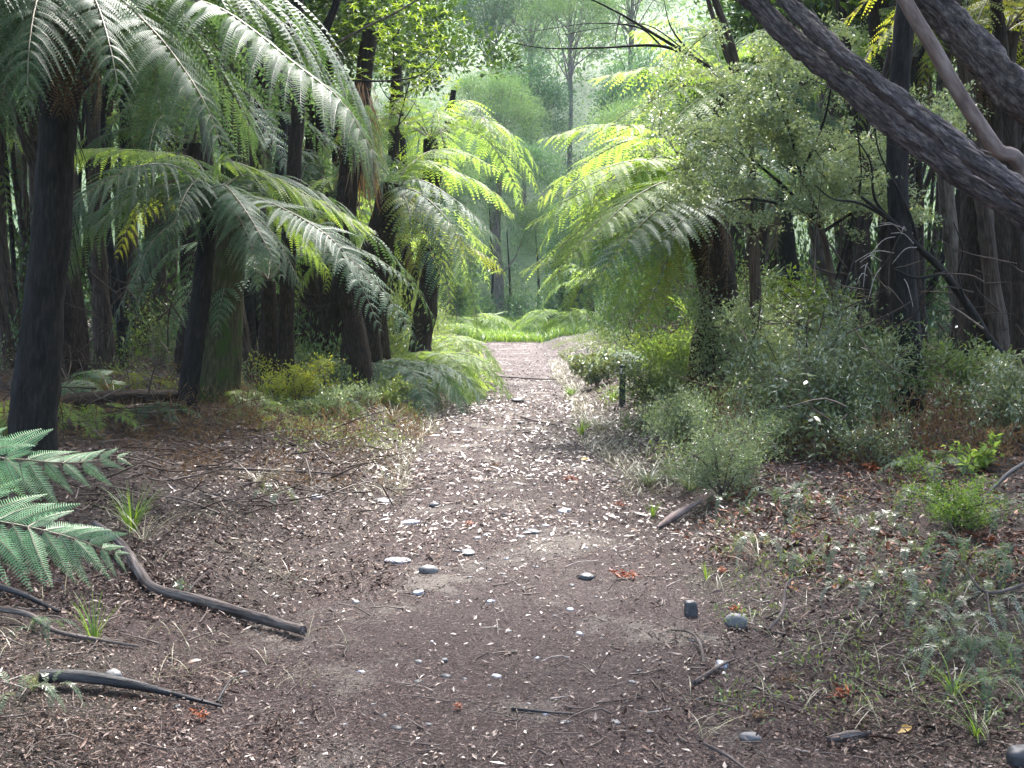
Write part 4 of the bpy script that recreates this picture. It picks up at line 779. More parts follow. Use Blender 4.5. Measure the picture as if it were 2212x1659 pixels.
stem(t, [gb, P(2600, 560, 7.0), P(2380, 370, 7.0), P(2230, 235, 7.0), P(2130, 130, 7.), P(2050, 45, 7.), P(1975, -35, 7.0), P(1880, -160, 7.0), P(1800, -330, 7.0)], [.15, .13, .115, .11, .108, .105, .10, .09, .07], 'bark_lean', n=240, sides=32, seed=12, rough=.38, freq=6)
mb = MB(); clumpy(mb, P(1800, -420, 7.0), (1.6, 1.6, 1.1), 30, 120, .1, .04, 72); mb.build('crown', M['canopy'], t)
gx = P(2420, 800, 6.6); gb = np.array([gx[0], 6.6, hz(gx[0], 6.6)])
t = thing('leaning_pole_tree', 'slim smooth pinkish grey stem leaning between the two rough trees', 'tree', gb)
stem(t, [gb, P(2230, 420, 6.5), P(2150, 320, 6.45), P(2080, 215, 6.4), P(2020, 110, 6.4), P(1960, 10, 6.4), P(1900, -120, 6.4)], [.06, .05, .048, .046, .042, .04, .035], 'bark_smooth', n=100, sides=16, rough=.08, seed=15, ridges=0)
mb = MB(); clumpy(mb, P(1880, -260, 6.4), (1.0, 1.0, .7), 20, 90, .1, .04, 73); mb.build('crown', M['canopy'], t)

# dark crooked branch tree on the right, thin tree with bare branches at the top centre
gb = G(2240, 870)
t = thing('crooked_tree', 'dark crooked slender tree bending left down at the right edge with bare twigs', 'tree', gb); Yk = gb[1]
stem(t, [gb, P(2205, 815, Yk), P(2140, 740, Yk - .2), P(2090, 660, Yk - .4), P(2040, 590, Yk - .5), P(1985, 535, Yk - .7), P(1930, 480, Yk - .8), P(1860, 425, Yk - 1)], [.07, .05, .048, .042, .036, .03, .022, .012], 'bark_black', n=110, sides=12, rough=.2, seed=21, ridges=0)
for k, pts in enumerate([[(1930, 480), (1890, 430), (1880, 350), (1850, 300)], [(1985, 535), (1960, 450), (1900, 330), (1890, 260)], [(2040, 590), (1980, 600), (1930, 580)], [(2090, 660), (2070, 600), (2080, 540), (2060, 480)], [(1930, 480), (1860, 440), (1800, 430), (1760, 400)]]):
    stem(t, [P(a, b, Yk - .7 - .1 * i) for i, (a, b) in enumerate(pts)], [.018, .012, .005], 'bark_black', 'branch', 24, 6, .1, k, 0)
for k in range(14):
    a = (rng.uniform(1860, 1990), rng.uniform(500, 600)); e = (a[0] + rng.uniform(-90, 70), a[1] + rng.uniform(-40, 90))
    stem(t, [P(a[0], a[1], Yk - .7), P((a[0] + e[0]) / 2, (a[1] + e[1]) / 2 - 14, Yk - .9), P(e[0], e[1], Yk - 1)], [.006, .002], 'twigpale', 'twig', 8, 4, 0, k, 0)
Yt = 13.; b = np.array([P(1640, 700, Yt)[0], Yt, 0]); b[2] = hz(b[0], b[1])
t = thing('slender_tree', 'slender forked tree behind the bush whose bare branches reach left over the path', 'tree', b)
stem(t, [b, P(1625, 400, Yt), P(1600, 200, Yt), P(1580, 100, Yt), P(1545, 0, Yt), P(1510, -120, Yt)], [.1, .07, .06, .055, .045, .04], 'bark_brown', 'trunk', 80, 12, .15, 31, 0)
stem(t, [P(1600, 200, Yt), P(1560, 90, Yt), P(1530, 0, Yt), P(1525, -80, Yt)], [.04, .03, .025], 'bark_brown', 'branch', 30, 8, .1, 32, 0)
for k, (pts, r) in enumerate([([(1585, 180), (1520, 138), (1430, 100), (1300, 103), (1180, 104), (1085, 88)], .026), ([(1590, 200), (1530, 145), (1440, 90), (1340, 30), (1240, -20), (1180, -60)], .03), ([(1430, 100), (1380, 60), (1290, 50), (1200, 60), (1130, 72)], .012), ([(1500, 125), (1450, 60), (1430, -20)], .016), ([(1340, 30), (1330, 90), (1350, 150)], .009), ([(1500, 125), (1400, 55), (1300, 60), (1220, 75)], .01)]):
    stem(t, [P(a, c, Yt - .25 * i) for i, (a, c) in enumerate(pts)], [r, r * .7, r * .35, .004], 'bark_black', 'branch', 40, 7, .1, 40 + k, 0)
mb = MB(); clumpy(mb, P(1500, -260, Yt), (1.8, 1.8, 1.), 26, 90, .13, .05, 74); mb.build('crown', M['canopy'], t)
# left: thick dark branch and bare branch above the lime sapling
Yt = 14.; b = np.array([P(610, 600, Yt)[0], Yt, 0]); b[2] = hz(b[0], b[1])
t = thing('branching_tree', 'dark tree left of the path with one thick limb rising right', 'tree', b)
stem(t, [b, P(625, 500, Yt), P(640, 300, Yt), P(650, 140, Yt), P(640, -60, Yt), P(640, -200, Yt)], [.12, .1, .09, .085, .07, .06], 'bark_fern', 'trunk', 80, 14, .2, 51, 0)
stem(t, [P(648, 150, Yt), P(690, 90, Yt - .2), P(725, 10, Yt - .3), P(740, -60, Yt - .3)], [.06, .055, .045], 'bark_black', 'branch', 30, 10, .15, 52, 0)
stem(t, [P(660, 140, Yt), P(760, 75, Yt - .3), P(850, 30, Yt - .4), P(910, -5, Yt - .5)], [.022, .016, .01], 'bark_grey', 'branch', 40, 8, .15, 53, 0)
stem(t, [P(650, 160, Yt), P(780, 175, Yt - .3), P(900, 165, Yt - .4), P(960, 110, Yt - .5)], [.018, .012, .004], 'bark_black', 'branch', 40, 8, .15, 54, 0)
for k in range(3): 
    mb = MB(); clumpy(mb, P(600 + 70 * k, -200 - 60 * k, Yt + k * .5), (1.5, 1.5, .9), 22, 80, .13, .06, 75 + k)
    if k == 0: acc = mb
    else: acc.v += mb.v; acc.f += [f + acc.n for f in mb.f]; acc.m += mb.m; acc.sm += mb.sm; acc.bk += mb.bk; acc.n += mb.n
acc.build('crown', M['canopy'], t)

# ------------------------------------------------------------------ shrubs and saplings
def shrub(name, lb, base, H, Rr, nst, nlf, L, W, mat, seed, stemmat='twig', cat='shrub', r=.008, seg=1, lean=(0, 0), low=.15, up=.2, spread=.06, whorl=False, group=None, flat=1.0):
    kd = float(np.clip(math.hypot(base[0], base[1]) / 9.5, 1, 2.4)) if nlf > 1000 else 1; L = L * kd; W = W * kd; nlf = int(nlf / kd ** 1.3)
    nlf = int(nlf * (1.7 if nlf > 1000 else 1)); Rr = Rr * (1.25 if nlf > 1000 else 1)
    rs = np.random.default_rng(seed); base = np.asarray(base, float); t = thing(name, lb, cat, base, group); sb = MB(); lf = MB()
    paths = []
    for k in range(nst):
        a = rs.uniform(0, 6.28); q = rs.uniform(.15, 1) ** .6; h = H * rs.uniform(.4, 1.25)
        e = base + np.array([math.cos(a) * Rr * q + lean[0] * h, math.sin(a) * Rr * q + lean[1] * h, h * (1 - .25 * q)])
        mi = base + (e - base) * .5 + np.array([-math.cos(a) * Rr * q * .2, -math.sin(a) * Rr * q * .2, h * .08]) + rs.normal(0, .04, 3) * H
        tube(sb, [base, mi, e], [r, r * .6, r * .2], 9, 5, 0); paths.append((base, mi, e))
        for j in range(3):
            t0 = rs.uniform(.35, .9); p0 = catmull([base, mi, e], np.array([t0]))[0]; e2 = p0 + nrm(rs.normal(size=3) + Z * .4) * H * rs.uniform(.12, .3)
            tube(sb, [p0, (p0 + e2) / 2 + rs.normal(0, .01, 3), e2], [r * .45, r * .15], 5, 4, 0); paths.append((p0, (p0 + e2) / 2, e2))
    i = rs.integers(0, len(paths), nlf); A3 = np.array(paths); tt = rs.uniform(low, 1, nlf) ** .7; tt = tt[:, None]
    c = A3[i, 0] * (1 - tt) ** 2 + 2 * A3[i, 1] * tt * (1 - tt) + A3[i, 2] * tt ** 2
    off = rs.normal(0, spread * H, (nlf, 3)) * np.array([1, 1, flat]); c = c + off
    if whorl:
        k = 6; nw = nlf // k; cw = np.repeat(c[:nw], k, 0); a = np.tile(np.arange(k) * 6.283 / k, nw) + np.repeat(rs.uniform(0, 6, nw), k)
        d = np.stack([np.cos(a), np.sin(a), rs.uniform(-.1, .7, nw * k)], 1); leaves(lf, cw, d, np.tile(Z, (nw * k, 1)) + rs.normal(0, .2, (nw * k, 3)), L * rs.uniform(.7, 1.2, nw * k), W, 0, .12, .2, seg)
    else:
        d = nrm(nrm(off) + rs.normal(0, .7, (nlf, 3)) + Z * up); nv = nrm(rs.normal(0, .55, (nlf, 3)) + Z)
        leaves(lf, c, d, nv, L * rs.uniform(.6, 1.25, nlf), W * rs.uniform(.7, 1.2, nlf), 0, .15, .12, seg)
    c[:, 2] = np.maximum(c[:, 2], 0)
    sb.build('stems', M[stemmat], t); lf.build('foliage', M[mat], t); return t

# the big small-leaved bush beside the right fern: trunk, branches, clumpy crown
Yb = 11.5; b = np.array([P(1830, 780, Yb)[0], Yb, 0]); b[2] = hz(b[0], b[1])
t = thing('small_leaved_tree', 'grey green small leaved bush tree filling the space below the leaning stems', 'tree', b)
stem(t, [b, P(1800, 620, Yb), P(1770, 480, Yb), P(1730, 380, Yb)], [.05, .04, .035, .02], 'bark_brown', 'trunk', 50, 10, .15, 61, 0)
for k, pts in enumerate([[(1770, 480), (1690, 400), (1600, 330), (1500, 290)], [(1800, 620), (1840, 480), (1860, 380), (1850, 260)], [(1730, 380), (1700, 260), (1660, 160)], [(1770, 480), (1720, 450), (1620, 430), (1560, 440)], [(1780, 500), (1900, 420), (1990, 350), (2040, 260)], [(1730, 380), (1780, 260), (1800, 160)]]):
    stem(t, [P(a, c, Yb - .1 * i) for i, (a, c) in enumerate(pts)], [.02, .014, .006], 'bark_black', 'branch', 30, 7, .1, 70 + k, 0)
mb = MB(); rb = np.random.default_rng(55); reg = [(1600, 200, 170, 130, 60), (1700, 270, 190, 160, 80), (1540, 330, 150, 110, 50), (1760, 150, 140, 110, 40), (1810, 370, 160, 100, 46), (1640, 400, 200, 80, 55), (1910, 300, 110, 130, 30), (1880, 450, 120, 60, 20), (2040, 270, 90, 80, 14), (1960, 420, 90, 60, 14)]
for (u, v_, ru, rv, ncl) in reg:
    for q in range(int(ncl * 1.5)):
        a = rb.uniform(0, 6.28); r_ = rb.uniform(0, 1.15) ** .6; uu, vv = u + ru * r_ * math.cos(a), v_ + rv * r_ * math.sin(a)
        if noise.noise(Vector((uu * .011, vv * .011, 4))) < -.12: continue
        c = P(uu, vv, Yb + rb.normal(0, .45)); n = int(rb.integers(50, 130)); ax = nrm(np.array([rb.normal(), rb.normal(), rb.normal(0, .35)])); L_ = rb.uniform(.2, .5)
        tt = rb.uniform(-.5, .5, n)[:, None]; p = c + ax * tt * L_ + rb.normal(0, .05, (n, 3)) * np.array([1, 1, .6]) - Z * (tt ** 2) * L_ * .6
        leaves(mb, p, rdir(n, .1, rb) + ax * .4, nrm(rb.normal(0, .5, (n, 3)) + Z), rb.uniform(.03, .06, n), rb.uniform(.016, .03, n), 0)
        if q % 3 == 0: tube(mb, [c - ax * L_ * .5 - Z * .05, c, c + ax * L_ * .5 - Z * .05], [.005, .002], 5, 4, 1, cap=False)
mb.build('crown', [M['small'], M['bark_black']], t)

def shr(lb, u, v_, H, Rr, nst, nlf, L, W, mat, seed, **kw): return shrub(kw.pop('name', 'shrub'), lb, G(u, v_), H, Rr, nst, nlf, L, W, mat, seed, **kw)
shr('loose bushy shrub of small green leaves at the right path edge behind the weathered log', 1560, 1075, .75, .42, 14, 5200, .024, .011, 'small', 1)
shr('low pale shrub just right of the marker post', 1420, 900, .75, .6, 16, 3600, .035, .016, 'shrub', 2)
shr('yellow green bushy shrub behind the marker post', 1455, 850, 1.0, .7, 14, 3600, .04, .018, 'fernlit', 3)
shr('grey green twiggy shrub at the foot of the bright tree fern', 1560, 860, 1.6, .6, 16, 5200, .034, .016, 'small', 4)
shr('taller shrub with tiny leaves left of the palm seedling', 1600, 840, 1.7, .5, 12, 4600, .034, .016, 'shrub', 5)
shr('bright green leafy shrub in front of the wide black trunk', 1710, 800, 1.55, .65, 12, 3600, .06, .026, 'lime', 6)
shr('glossy narrow leaved shrub shining white in the right middle', 1690, 945, 1.0, .55, 14, 2600, .06, .017, 'glossy', 7)
shr('glossy dark shrub with drooping shiny sprays in front of the black flared trunk', 1830, 960, 1.15, .7, 16, 3400, .06, .018, 'glossy', 8)
shr('low blue green shrub beside the far right path edge', 1290, 835, .55, .8, 14, 2600, .05, .024, 'glossy', 9)
shr('grey low shrub patch on the right bank past the marker post', 1300, 800, .45, 1.0, 14, 2600, .05, .02, 'small', 10)
shr('small dark leaved shrub at the foot of the glossy shrubs', 1640, 985, .5, .35, 10, 1500, .035, .016, 'small', 11)
shr('thin shrub among orange dead fronds right of the round leaved sapling', 1870, 1010, .5, .45, 12, 1400, .035, .014, 'glossy', 12)
shr('leafy sapling with small oval leaves between brown trunk and black fern trunk', 345, 800, 1.3, .4, 8, 900, .06, .03, 'shrub', 13, name='sapling')
shr('low brownish shrub on the left bank below the fibrous trunks', 640, 880, .6, .6, 12, 2200, .03, .014, 'fernyel', 14)
shr('low green shrub spilling onto the left path edge', 830, 880, .45, .6, 14, 2400, .035, .015, 'shrub', 15)
shr('short scrubby plant in the left bank undergrowth near a curled root', 720, 900, .4, .5, 12, 1800, .03, .012, 'small', 16)
shr('bright pale shrub at the left margin of the grass at the path end', 1040, 700, 1.3, .8, 12, 1800, .09, .03, 'far1', 17)
shr('round pale shrub behind the grass at the path end', 1120, 690, 1.6, 1.2, 12, 2200, .1, .04, 'far1', 18)
shr('blue green fern like shrub at the right margin of the grass', 1190, 700, 1.5, 1.0, 12, 1800, .1, .04, 'far2', 19)
shr('low mound of tiny leaves at the far right bottom bank', 2060, 1150, .4, .4, 12, 2600, .02, .01, 'grass', 20)
shr('small glossy weed right of the orange dead fronds', 2110, 1020, .22, .25, 8, 260, .06, .03, 'fernlit', 21)
shr('tiny pale leaved seedling beside the thick bent branch', 400, 1290, .14, .08, 3, 36, .03, .018, 'palegrass', 22, r=.003)
shr('low lime green plant in the dark left forest beside the saplings', 290, 790, 1.0, .3, 5, 90, .16, .07, 'lime', 23, seg=2)
shr('pale twiggy shrub between the marker post and the loose weathered log shrub', 1480, 980, .7, .5, 14, 3200, .03, .013, 'small', 32)
shr('leggy shrub with pale leaves in front of the pale grey brown trunk', 1790, 900, 1.3, .6, 14, 3200, .05, .018, 'glossy', 33)
shr('dense shrub filling the gap left of the black flared trunk', 1890, 900, 1.0, .6, 14, 3000, .04, .016, 'shrub', 34)
shr('spreading grey shrub in front of the slim grey trunk', 1640, 900, 1.2, .6, 16, 4200, .04, .018, 'small', 35)
shr('low leafy shrub right of the black flared trunk', 2100, 900, .8, .7, 12, 2200, .05, .02, 'shrub', 36)
shr('dark shrub at the right edge beneath the crooked tree', 2190, 960, .8, .6, 12, 2400, .05, .018, 'glossy', 37)
shr('big pale bush left of the grass strip at the path end', 985, 700, 3.0, 1.8, 12, 3000, .16, .06, 'far1', 38)
shr('big blue green bush right of the grass strip at the path end', 1250, 700, 3.4, 2.0, 12, 3000, .16, .06, 'far2', 39)
# saplings left: lime whorled leaves
Yt = 17.5; b = np.array([P(800, 700, Yt)[0], Yt, 0]); b[2] = hz(b[0], b[1])
t = thing('lime_sapling', 'sapling with bright lime whorled leaves high left of the path', 'tree', b)
stem(t, [b, P(825, 560, Yt), P(840, 400, Yt), P(865, 250, Yt), P(900, 130, Yt)], [.03, .028, .02, .014, .006], 'bark_black', 'trunk', 50, 8, .1, 81, 0)
lf = MB(); r9 = np.random.default_rng(9)
for k, (u, v_, sx, sy, n) in enumerate([(940, 150, 40, 45, 34), (900, 215, 50, 40, 30), (850, 90, 60, 60, 40), (810, 160, 50, 60, 34), (850, 290, 50, 60, 30), (820, 370, 40, 60, 22), (905, 480, 28, 22, 12), (870, 410, 30, 40, 14), (790, 40, 60, 40, 30), (880, 20, 50, 30, 26)]):
    stem(t, [P(850 + (u - 850) * .1, v_ + 60, Yt), P(u * .5 + 425, v_ + 40, Yt), P(u, v_, Yt - .1)], [.01, .007, .003], 'bark_black', 'branch', 16, 5, 0, k, 0)
    for q in range(n):
        c = P(u + r9.normal(0, sx), v_ + r9.normal(0, sy), Yt + r9.normal(0, .25)); a = np.arange(6) * 1.047 + r9.uniform(0, 1)
        dd = np.stack([np.cos(a), np.sin(a), r9.uniform(-.2, .8, 6)], 1) + r9.normal(0, .2, 3)
        leaves(lf, np.tile(c, (6, 1)), dd, np.tile(Z, (6, 1)), r9.uniform(.08, .14, 6), .03, 0, .1, .25, 2)
lf.build('foliage', M['lime'], t)
# round leaved sapling shining white
b = G(1762, 1010); t = thing('sapling', 'slender sapling with round shiny leaves in front of the glossy shrubs', 'sapling', b); s = b[1]
stem(t, [b, P(1760, 930, s), P(1750, 850, s), P(1738, 780, s - .05)], [.007, .005, .003], 'twig', 'stem', 20, 6, 0, 0, 0)
lf = MB(); k = 46; tt = r9.uniform(0, 1, k); c = catmull([b + Z * .06, P(1758, 930, s), P(1750, 860, s), P(1740, 790, s)], tt) + r9.normal(0, .02, (k, 3)); a = r9.uniform(0, 6.28, k)
leaves(lf, c, np.stack([np.cos(a), np.sin(a), r9.uniform(-.3, .2, k)], 1), np.tile(Z, (k, 1)) + r9.normal(0, .25, (k, 3)), r9.uniform(.06, .1, k), .052, 0, .06, .15, 2); lf.build('foliage', M['glossy'], t)
# palm seedling with upright fan blades
for (u, v_, H, n, lb) in [(1592, 800, 1.35, 26, 'upright dark green palm seedling between slim trunk and bright fern trunk'), (1500, 770, 1.0, 18, 'lower spreading palm seedling left of the upright one')]:
    b = G(u, v_); t = thing('palm_seedling', lb, 'palm', b)
    for q in range(4):
        mb = MB(); az = q * 1.6 + .4; d = np.array([math.cos(az), math.sin(az), 0]); c = [b, b + d * .1 * H + Z * H * .5, b + d * .3 * H + Z * H, b + d * .6 * H + Z * H * 1.2]
        frond(mb, c, .4 * H, 22, 0, .3, .15, 1.0, .008, seed=q + 900, tip=.3); mb.build('frond', [M['fern'] if u > 1550 else M['fernlit'], M['stipe']], t)
# dead brown palm fan
b = G(1478, 800) + Z * .3; mb = MB(); a = np.linspace(-.4, 3.4, 34)
leaves(mb, np.tile(b, (34, 1)), np.stack([np.cos(a), -.3 + 0 * a, np.sin(a) * .8], 1), np.tile([0, -1.0, .3], (34, 1)), r9.uniform(.4, .75, 34), .03, 0, .1, .25, 2)
mb.build('dead_palm_frond', M['fernbrown'], label='brown dried fan frond low beside the bright fern trunk', cat='frond')

# ------------------------------------------------------------------ ground ferns
def gfern(lb, u, v_, S, n, key='g', az=None, mat=None, up=.8, drop=.8, W=.16, L=.9, m=10, nn=26, dz=0, tilt=0, name='ground_fern', droop=.25, group=None, seed=None):
    b = G(u, v_); b[2] += dz; t = thing(name, lb, 'fern', b, group); sd = seed or int(u + v_); rs = np.random.default_rng(sd); mat = mat or {'g': 'fern', 'l': 'fernlit', 'y': 'fernyel'}[key]
    for k in range(n):
        a = (6.283 * k / n + rs.uniform(-.3, .3)) if az is None else az[0] + (az[1] - az[0]) * (k + .5) / n + rs.uniform(-.1, .1)
        mb = MB(); frond(mb, arc(b, a, L * S * rs.uniform(.75, 1.1), up * rs.uniform(.7, 1.3), drop * rs.uniform(.6, 1.2)), W * S, nn, m, .25, droop, seed=sd + k, ribs=False, rad=.005 * S)
        mb.build('frond', [M[mat], M['stipe']], t)
    return t
gfern('broad ground fern arching left on the bank behind the left edge trunk', 250, 880, 1.1, 8, 'g', az=(1.9, 4.5), L=1.1, W=.3)
gfern('upright fresh green fern behind the arching ground fern', 300, 840, .9, 6, 'y', L=.9, W=.25)
gfern('fresh lime fern at the foot of the thick mossy trunk', 495, 880, .9, 6, 'l', az=(-1.2, .9), W=.24, L=.8, mat='lime')
gfern('low fern beside the thick mossy trunk under a curled crozier', 560, 830, .9, 5, 'y', az=(-.8, 1.2), W=.2)
gfern('shaded fern at the left bank below the broadest fibrous trunk', 750, 860, .9, 9, 'g', W=.24)
gfern('dense fern clump at the left path edge, farthest of the dark ones', 850, 810, 1.0, 10, 'g', W=.24)
gfern('bright green fern clump lit at the left edge of the far path', 925, 815, 1.6, 18, 'l', W=.3, L=1.0)
gfern('second bright fern clump just beyond the first along the left path edge', 925, 775, 1.9, 16, 'l', W=.3, L=1.0)
gfern('small fern hanging over the left path edge before the bright clumps', 880, 850, .8, 8, 'g', W=.24)
gfern('pale fern on the left where the path ends', 985, 720, 1.6, 10, 'l', W=.28)
gfern('feathery fern clump at the left of the grass strip', 1000, 708, 3.2, 14, 'l', W=.28)
gfern('tall pale fern clump at the right end of the grass strip', 1235, 712, 3.4, 14, 'l', W=.28)
gfern('large green fern clump leaning over the left verge below the drooping tree fern fronds', 890, 830, 1.9, 16, 'l', W=.3, L=1.0)
gfern('mid green fern clump filling the left verge behind the dry grass', 840, 850, 1.5, 14, 'g', W=.3, L=1.0)
gfern('fern clump between the two fibrous trunks on the left bank', 790, 840, 1.5, 12, 'g', W=.3, L=1.0)
gfern('fern clump behind the marker post in the shade', 1400, 800, 1.7, 12, 'g', W=.3)
gfern('blue green fern clump behind the grass strip', 1120, 680, 2.2, 12, 'g', W=.3)
gfern('fern clump right of the far trunk behind the grass', 1190, 690, 2.2, 12, 'g', W=.3)
gfern('small lime fern on the left bank just right of the left edge trunk', 190, 925, .7, 6, 'l', W=.22, L=.9)
gfern('low green fern beside the old dark log, nearer the black trunk', 345, 905, .6, 7, 'g', W=.22, L=.9)
gfern('small bright fern between the mossy trunk and the left grass clump', 540, 905, .6, 6, 'l', W=.22, L=.9)
gfern('green fern at the foot of the broad fibrous trunks on the left', 690, 880, .9, 9, 'g', W=.26, L=.9)
gfern('little fern at the outer edge of the left undergrowth by dry brown bracken', 610, 930, .5, 6, 'y', W=.2, L=.9)
gfern('dark fern in the shadows at the extreme left bank', 10, 930, 1.0, 6, 'l', W=.25)
gfern('dark drooping fern right of the black flared trunk', 2050, 760, 1.5, 9, 'g', W=.35, L=1.1)
gfern('dim fern behind the crooked dark branch at the right', 2150, 700, 1.6, 8, 'g', W=.35, L=1.1)
gfern('fern with bent fronds near the orange dead fronds', 2010, 1020, .5, 6, 'g', W=.2)
# near fern at the left edge, large and soft green
b = np.array([-2.05, 3.9, 0]); b[2] = hz(b[0], b[1])
t = thing('near_fern', 'soft green fern reaching in from the left edge, nearest of all ferns', 'fern', b)
for k, pts in enumerate([
    [b, P(-260, 1010, 4.1), P(-120, 985, 4.1), P(20, 990, 4.15), P(150, 1000, 4.2), P(272, 985, 4.3)],
    [b, P(-220, 1150, 3.8), P(-100, 1120, 3.8), P(20, 1130, 3.85), P(150, 1160, 3.9), P(262, 1200, 4.0)],
    [b, P(-300, 1000, 3.7), P(-200, 950, 3.7), P(-80, 960, 3.7), P(60, 1010, 3.7)]]):
    mb = MB(); frond(mb, pts, .34, 24, 27, .12, .2, .55, .007, pw=.16, fill=.4, seed=700 + k, tip=.5, roll=-.95 if k != 1 else -.85); mb.build('frond', [M['fernnear'], M['stipe']], t)
# small pinnate ferns over the right bank
sm = [(1690, 1110, .34, 7, 'cluster of arching ladder ferns left of two orange dead leaves'), (1760, 1120, .3, 5, 'arching ladder fern close to the two orange dead leaves'), (1640, 1205, .26, 6, 'pale ladder fern beside white dead strap leaves'),
      (1730, 1240, .22, 6, 'small ladder fern behind a white lichen patch'), (1920, 1290, .3, 5, 'single bright upright ladder fern in mid right litter'), (1830, 1210, .22, 6, 'low ladder fern in shade beyond the upright one'),
      (2080, 1240, .34, 6, 'green ladder fern under a bent grey stem'), (2130, 1330, .26, 7, 'silvery small fern under the dark forked twig'), (2060, 1385, .24, 7, 'silvery small fern left of and below the dark forked twig'),
      (2180, 1440, .26, 6, 'small fern close to the right edge below the forked twig'), (2040, 1440, .22, 6, 'low grey fern in litter above the yellow leaf'), (1990, 1330, .2, 6, 'tiny fern between the upright fern and the forked twig'),
      (2120, 1520, .2, 6, 'tiny fern in the lower right litter'), (1900, 1160, .26, 7, 'spreading ladder fern below the orange dead fronds'), (2000, 1110, .3, 7, 'ladder fern left of the low tiny leaved mound'),
      (2140, 1130, .3, 7, 'ladder fern right of the low tiny leaved mound'), (40, 1530, .24, 4, 'small upright fern at the left end of the black rotten branch'), (110, 1510, .16, 5, 'small pale fern in front of the black rotten branch'),
      (90, 1380, .18, 5, 'small fern behind the thin crooked branch'), (590, 1090, .26, 6, 'grey ladder fern at the left path edge'), (1560, 1100, .24, 6, 'ladder fern at the foot of the small leaved right shrub'), (2185, 1250, .3, 6, 'ladder fern at the right edge beyond the forked twig'),
      (1820, 1290, .18, 5, 'faint small fern above the rust red frond'), (1960, 1210, .22, 6, 'small fern halfway between the orange fronds and the forked twig'), (2100, 1440, .2, 5, 'small fern between two silvery ones at the lower right')]
for k, (u, v_, S, n, lb) in enumerate(sm):
    gfern(lb, u, v_, S, n, 'g', mat='palegrass' if k % 3 else 'fern', W=.15, L=1.0, m=0, nn=32, up=1.5, drop=.7, droop=.1, name='ladder_fern')

# ------------------------------------------------------------------ grass
def tuft(lb, u, v_, n, L, W=.004, mat='grass', spread=.5, bend=.8, name='grass_tuft', cat='grass tuft'):
    b = G(u, v_); mb = MB(); blades(mb, b, n, L, W, spread, bend); return mb.build(name, M[mat], label=lb, cat=cat)
for q in [(285, 1150, 70, .34, .005, 'grass', 'bushy green grass tuft between the near fern and the litter', .4, .8), (310, 1170, 30, .36, .003, 'grassdry', 'pale strands drooping from the bushy green grass tuft', .8, 1.4),
          (205, 1385, 26, .24, .004, 'grass', 'thin grass tuft in front of the thick bent branch', .35, .5), (1255, 940, 50, .3, .008, 'grass', 'bright grass tuft on the right path edge in front of the marker post', .6, .9),
          (1300, 935, 60, .4, .008, 'grassdry', 'drooping pale grass clump left of the marker post foot', .8, 1.2), (1232, 858, 50, .28, .01, 'grass', 'small bright grass tuft beside the path beyond the marker post', .5, .7),
          (1410, 1115, 26, .16, .004, 'grass', 'tiny lime grass tuft by the weathered log', .4, .5), (1525, 1250, 16, .14, .003, 'grass', 'single thin lime grass sprig on the right litter', .4, .5),
          (1490, 1060, 110, .34, .006, 'palegrass', 'arching white green grass clump at the foot of the right shrub', .8, 1.3), (1400, 1050, 90, .3, .006, 'palegrass', 'low arching white green grass at the right path edge', .9, 1.3),
          (1640, 1215, 14, .26, .004, 'grassdry', 'bleached strap leaves fanned out in the right litter', 1.2, .9), (565, 870, 50, .5, .008, 'grass', 'grass clump on the left bank right of the mossy trunk', .5, .9),
          (850, 915, 60, .35, .008, 'grassdry', 'dry grass clump at the left path edge by fallen sticks', .7, 1.0), (2060, 1500, 24, .2, .005, 'grass', 'fresh small grass tuft in the lower right ferns', .6, 1.0),
          (2110, 1590, 20, .16, .004, 'grass', 'yellowish grass tuft in the bottom right litter', .7, 1.2), (1450, 1030, 70, .25, .006, 'grassdry', 'dry brown grass mat right of the path', 1.0, 1.0), (560, 1050, 60, .22, .004, 'grassdry', 'dry wispy grass at the left path edge', 1.0, 1.2),
          (1325, 870, 60, .4, .01, 'grass', 'grass clump growing around the marker post', .5, 1.0), (760, 905, 60, .3, .008, 'grass', 'green grass clump in the left bank undergrowth', .6, 1.0)]:
    tuft(q[6], q[0], q[1], q[2], q[3], q[4], q[5], q[7], q[8])
mb = MB(); n = 16000; gy = rng.uniform(44.5, 60, n); gxx = rng.uniform(-3.0, 3.2, n); kp = (rng.random(n) < np.where(np.abs(gxx + .0) < 6, 1, .5)); blades(mb, on(gxx[kp], gy[kp]), kp.sum(), .5, .03, .5, .7); mb.build('grass', M['grass'], kind='stuff')
mb = MB(); n = 5200; gy = rng.uniform(9, 30, n); sd_ = rng.random(n) < .62; gxx = np.where(sd_, edge_r(gy) + rng.exponential(.4, n) - .05, edge_l(gy) - rng.exponential(.3, n) + .05)
blades(mb, on(gxx, gy), n, .16, .007, .8, 1.1); mb.build('verge_grass', M['grassdry'], kind='stuff')
mb = MB(); n = 1100; gy = 26 + rng.uniform(0, 14, n)
# low creeping cover on both banks
mb = MB(); n = 30000; cy = rng.uniform(0, 1, n) ** 1.2 * 32 + 8; sgn = np.where(rng.random(n) < .6, 1, -1); cx = sgn * (1.35 + rng.exponential(1.5, n))
kp = (wob(cx, cy, .9, 77) > .05) & ((cx > 0) | (cy > 15)); cx, cy = cx[kp], cy[kp]; n = len(cx)
leaves(mb, on(cx, cy, .02) + np.abs(rng.normal(0, .09, (n, 3))) * np.array([0, 0, 1]), rdir(n, .3), rdir(n, 1.2), rng.uniform(.03, .07, n), rng.uniform(.012, .03, n), 0)
mb.build('ground_cover', M['shrub'], kind='stuff')

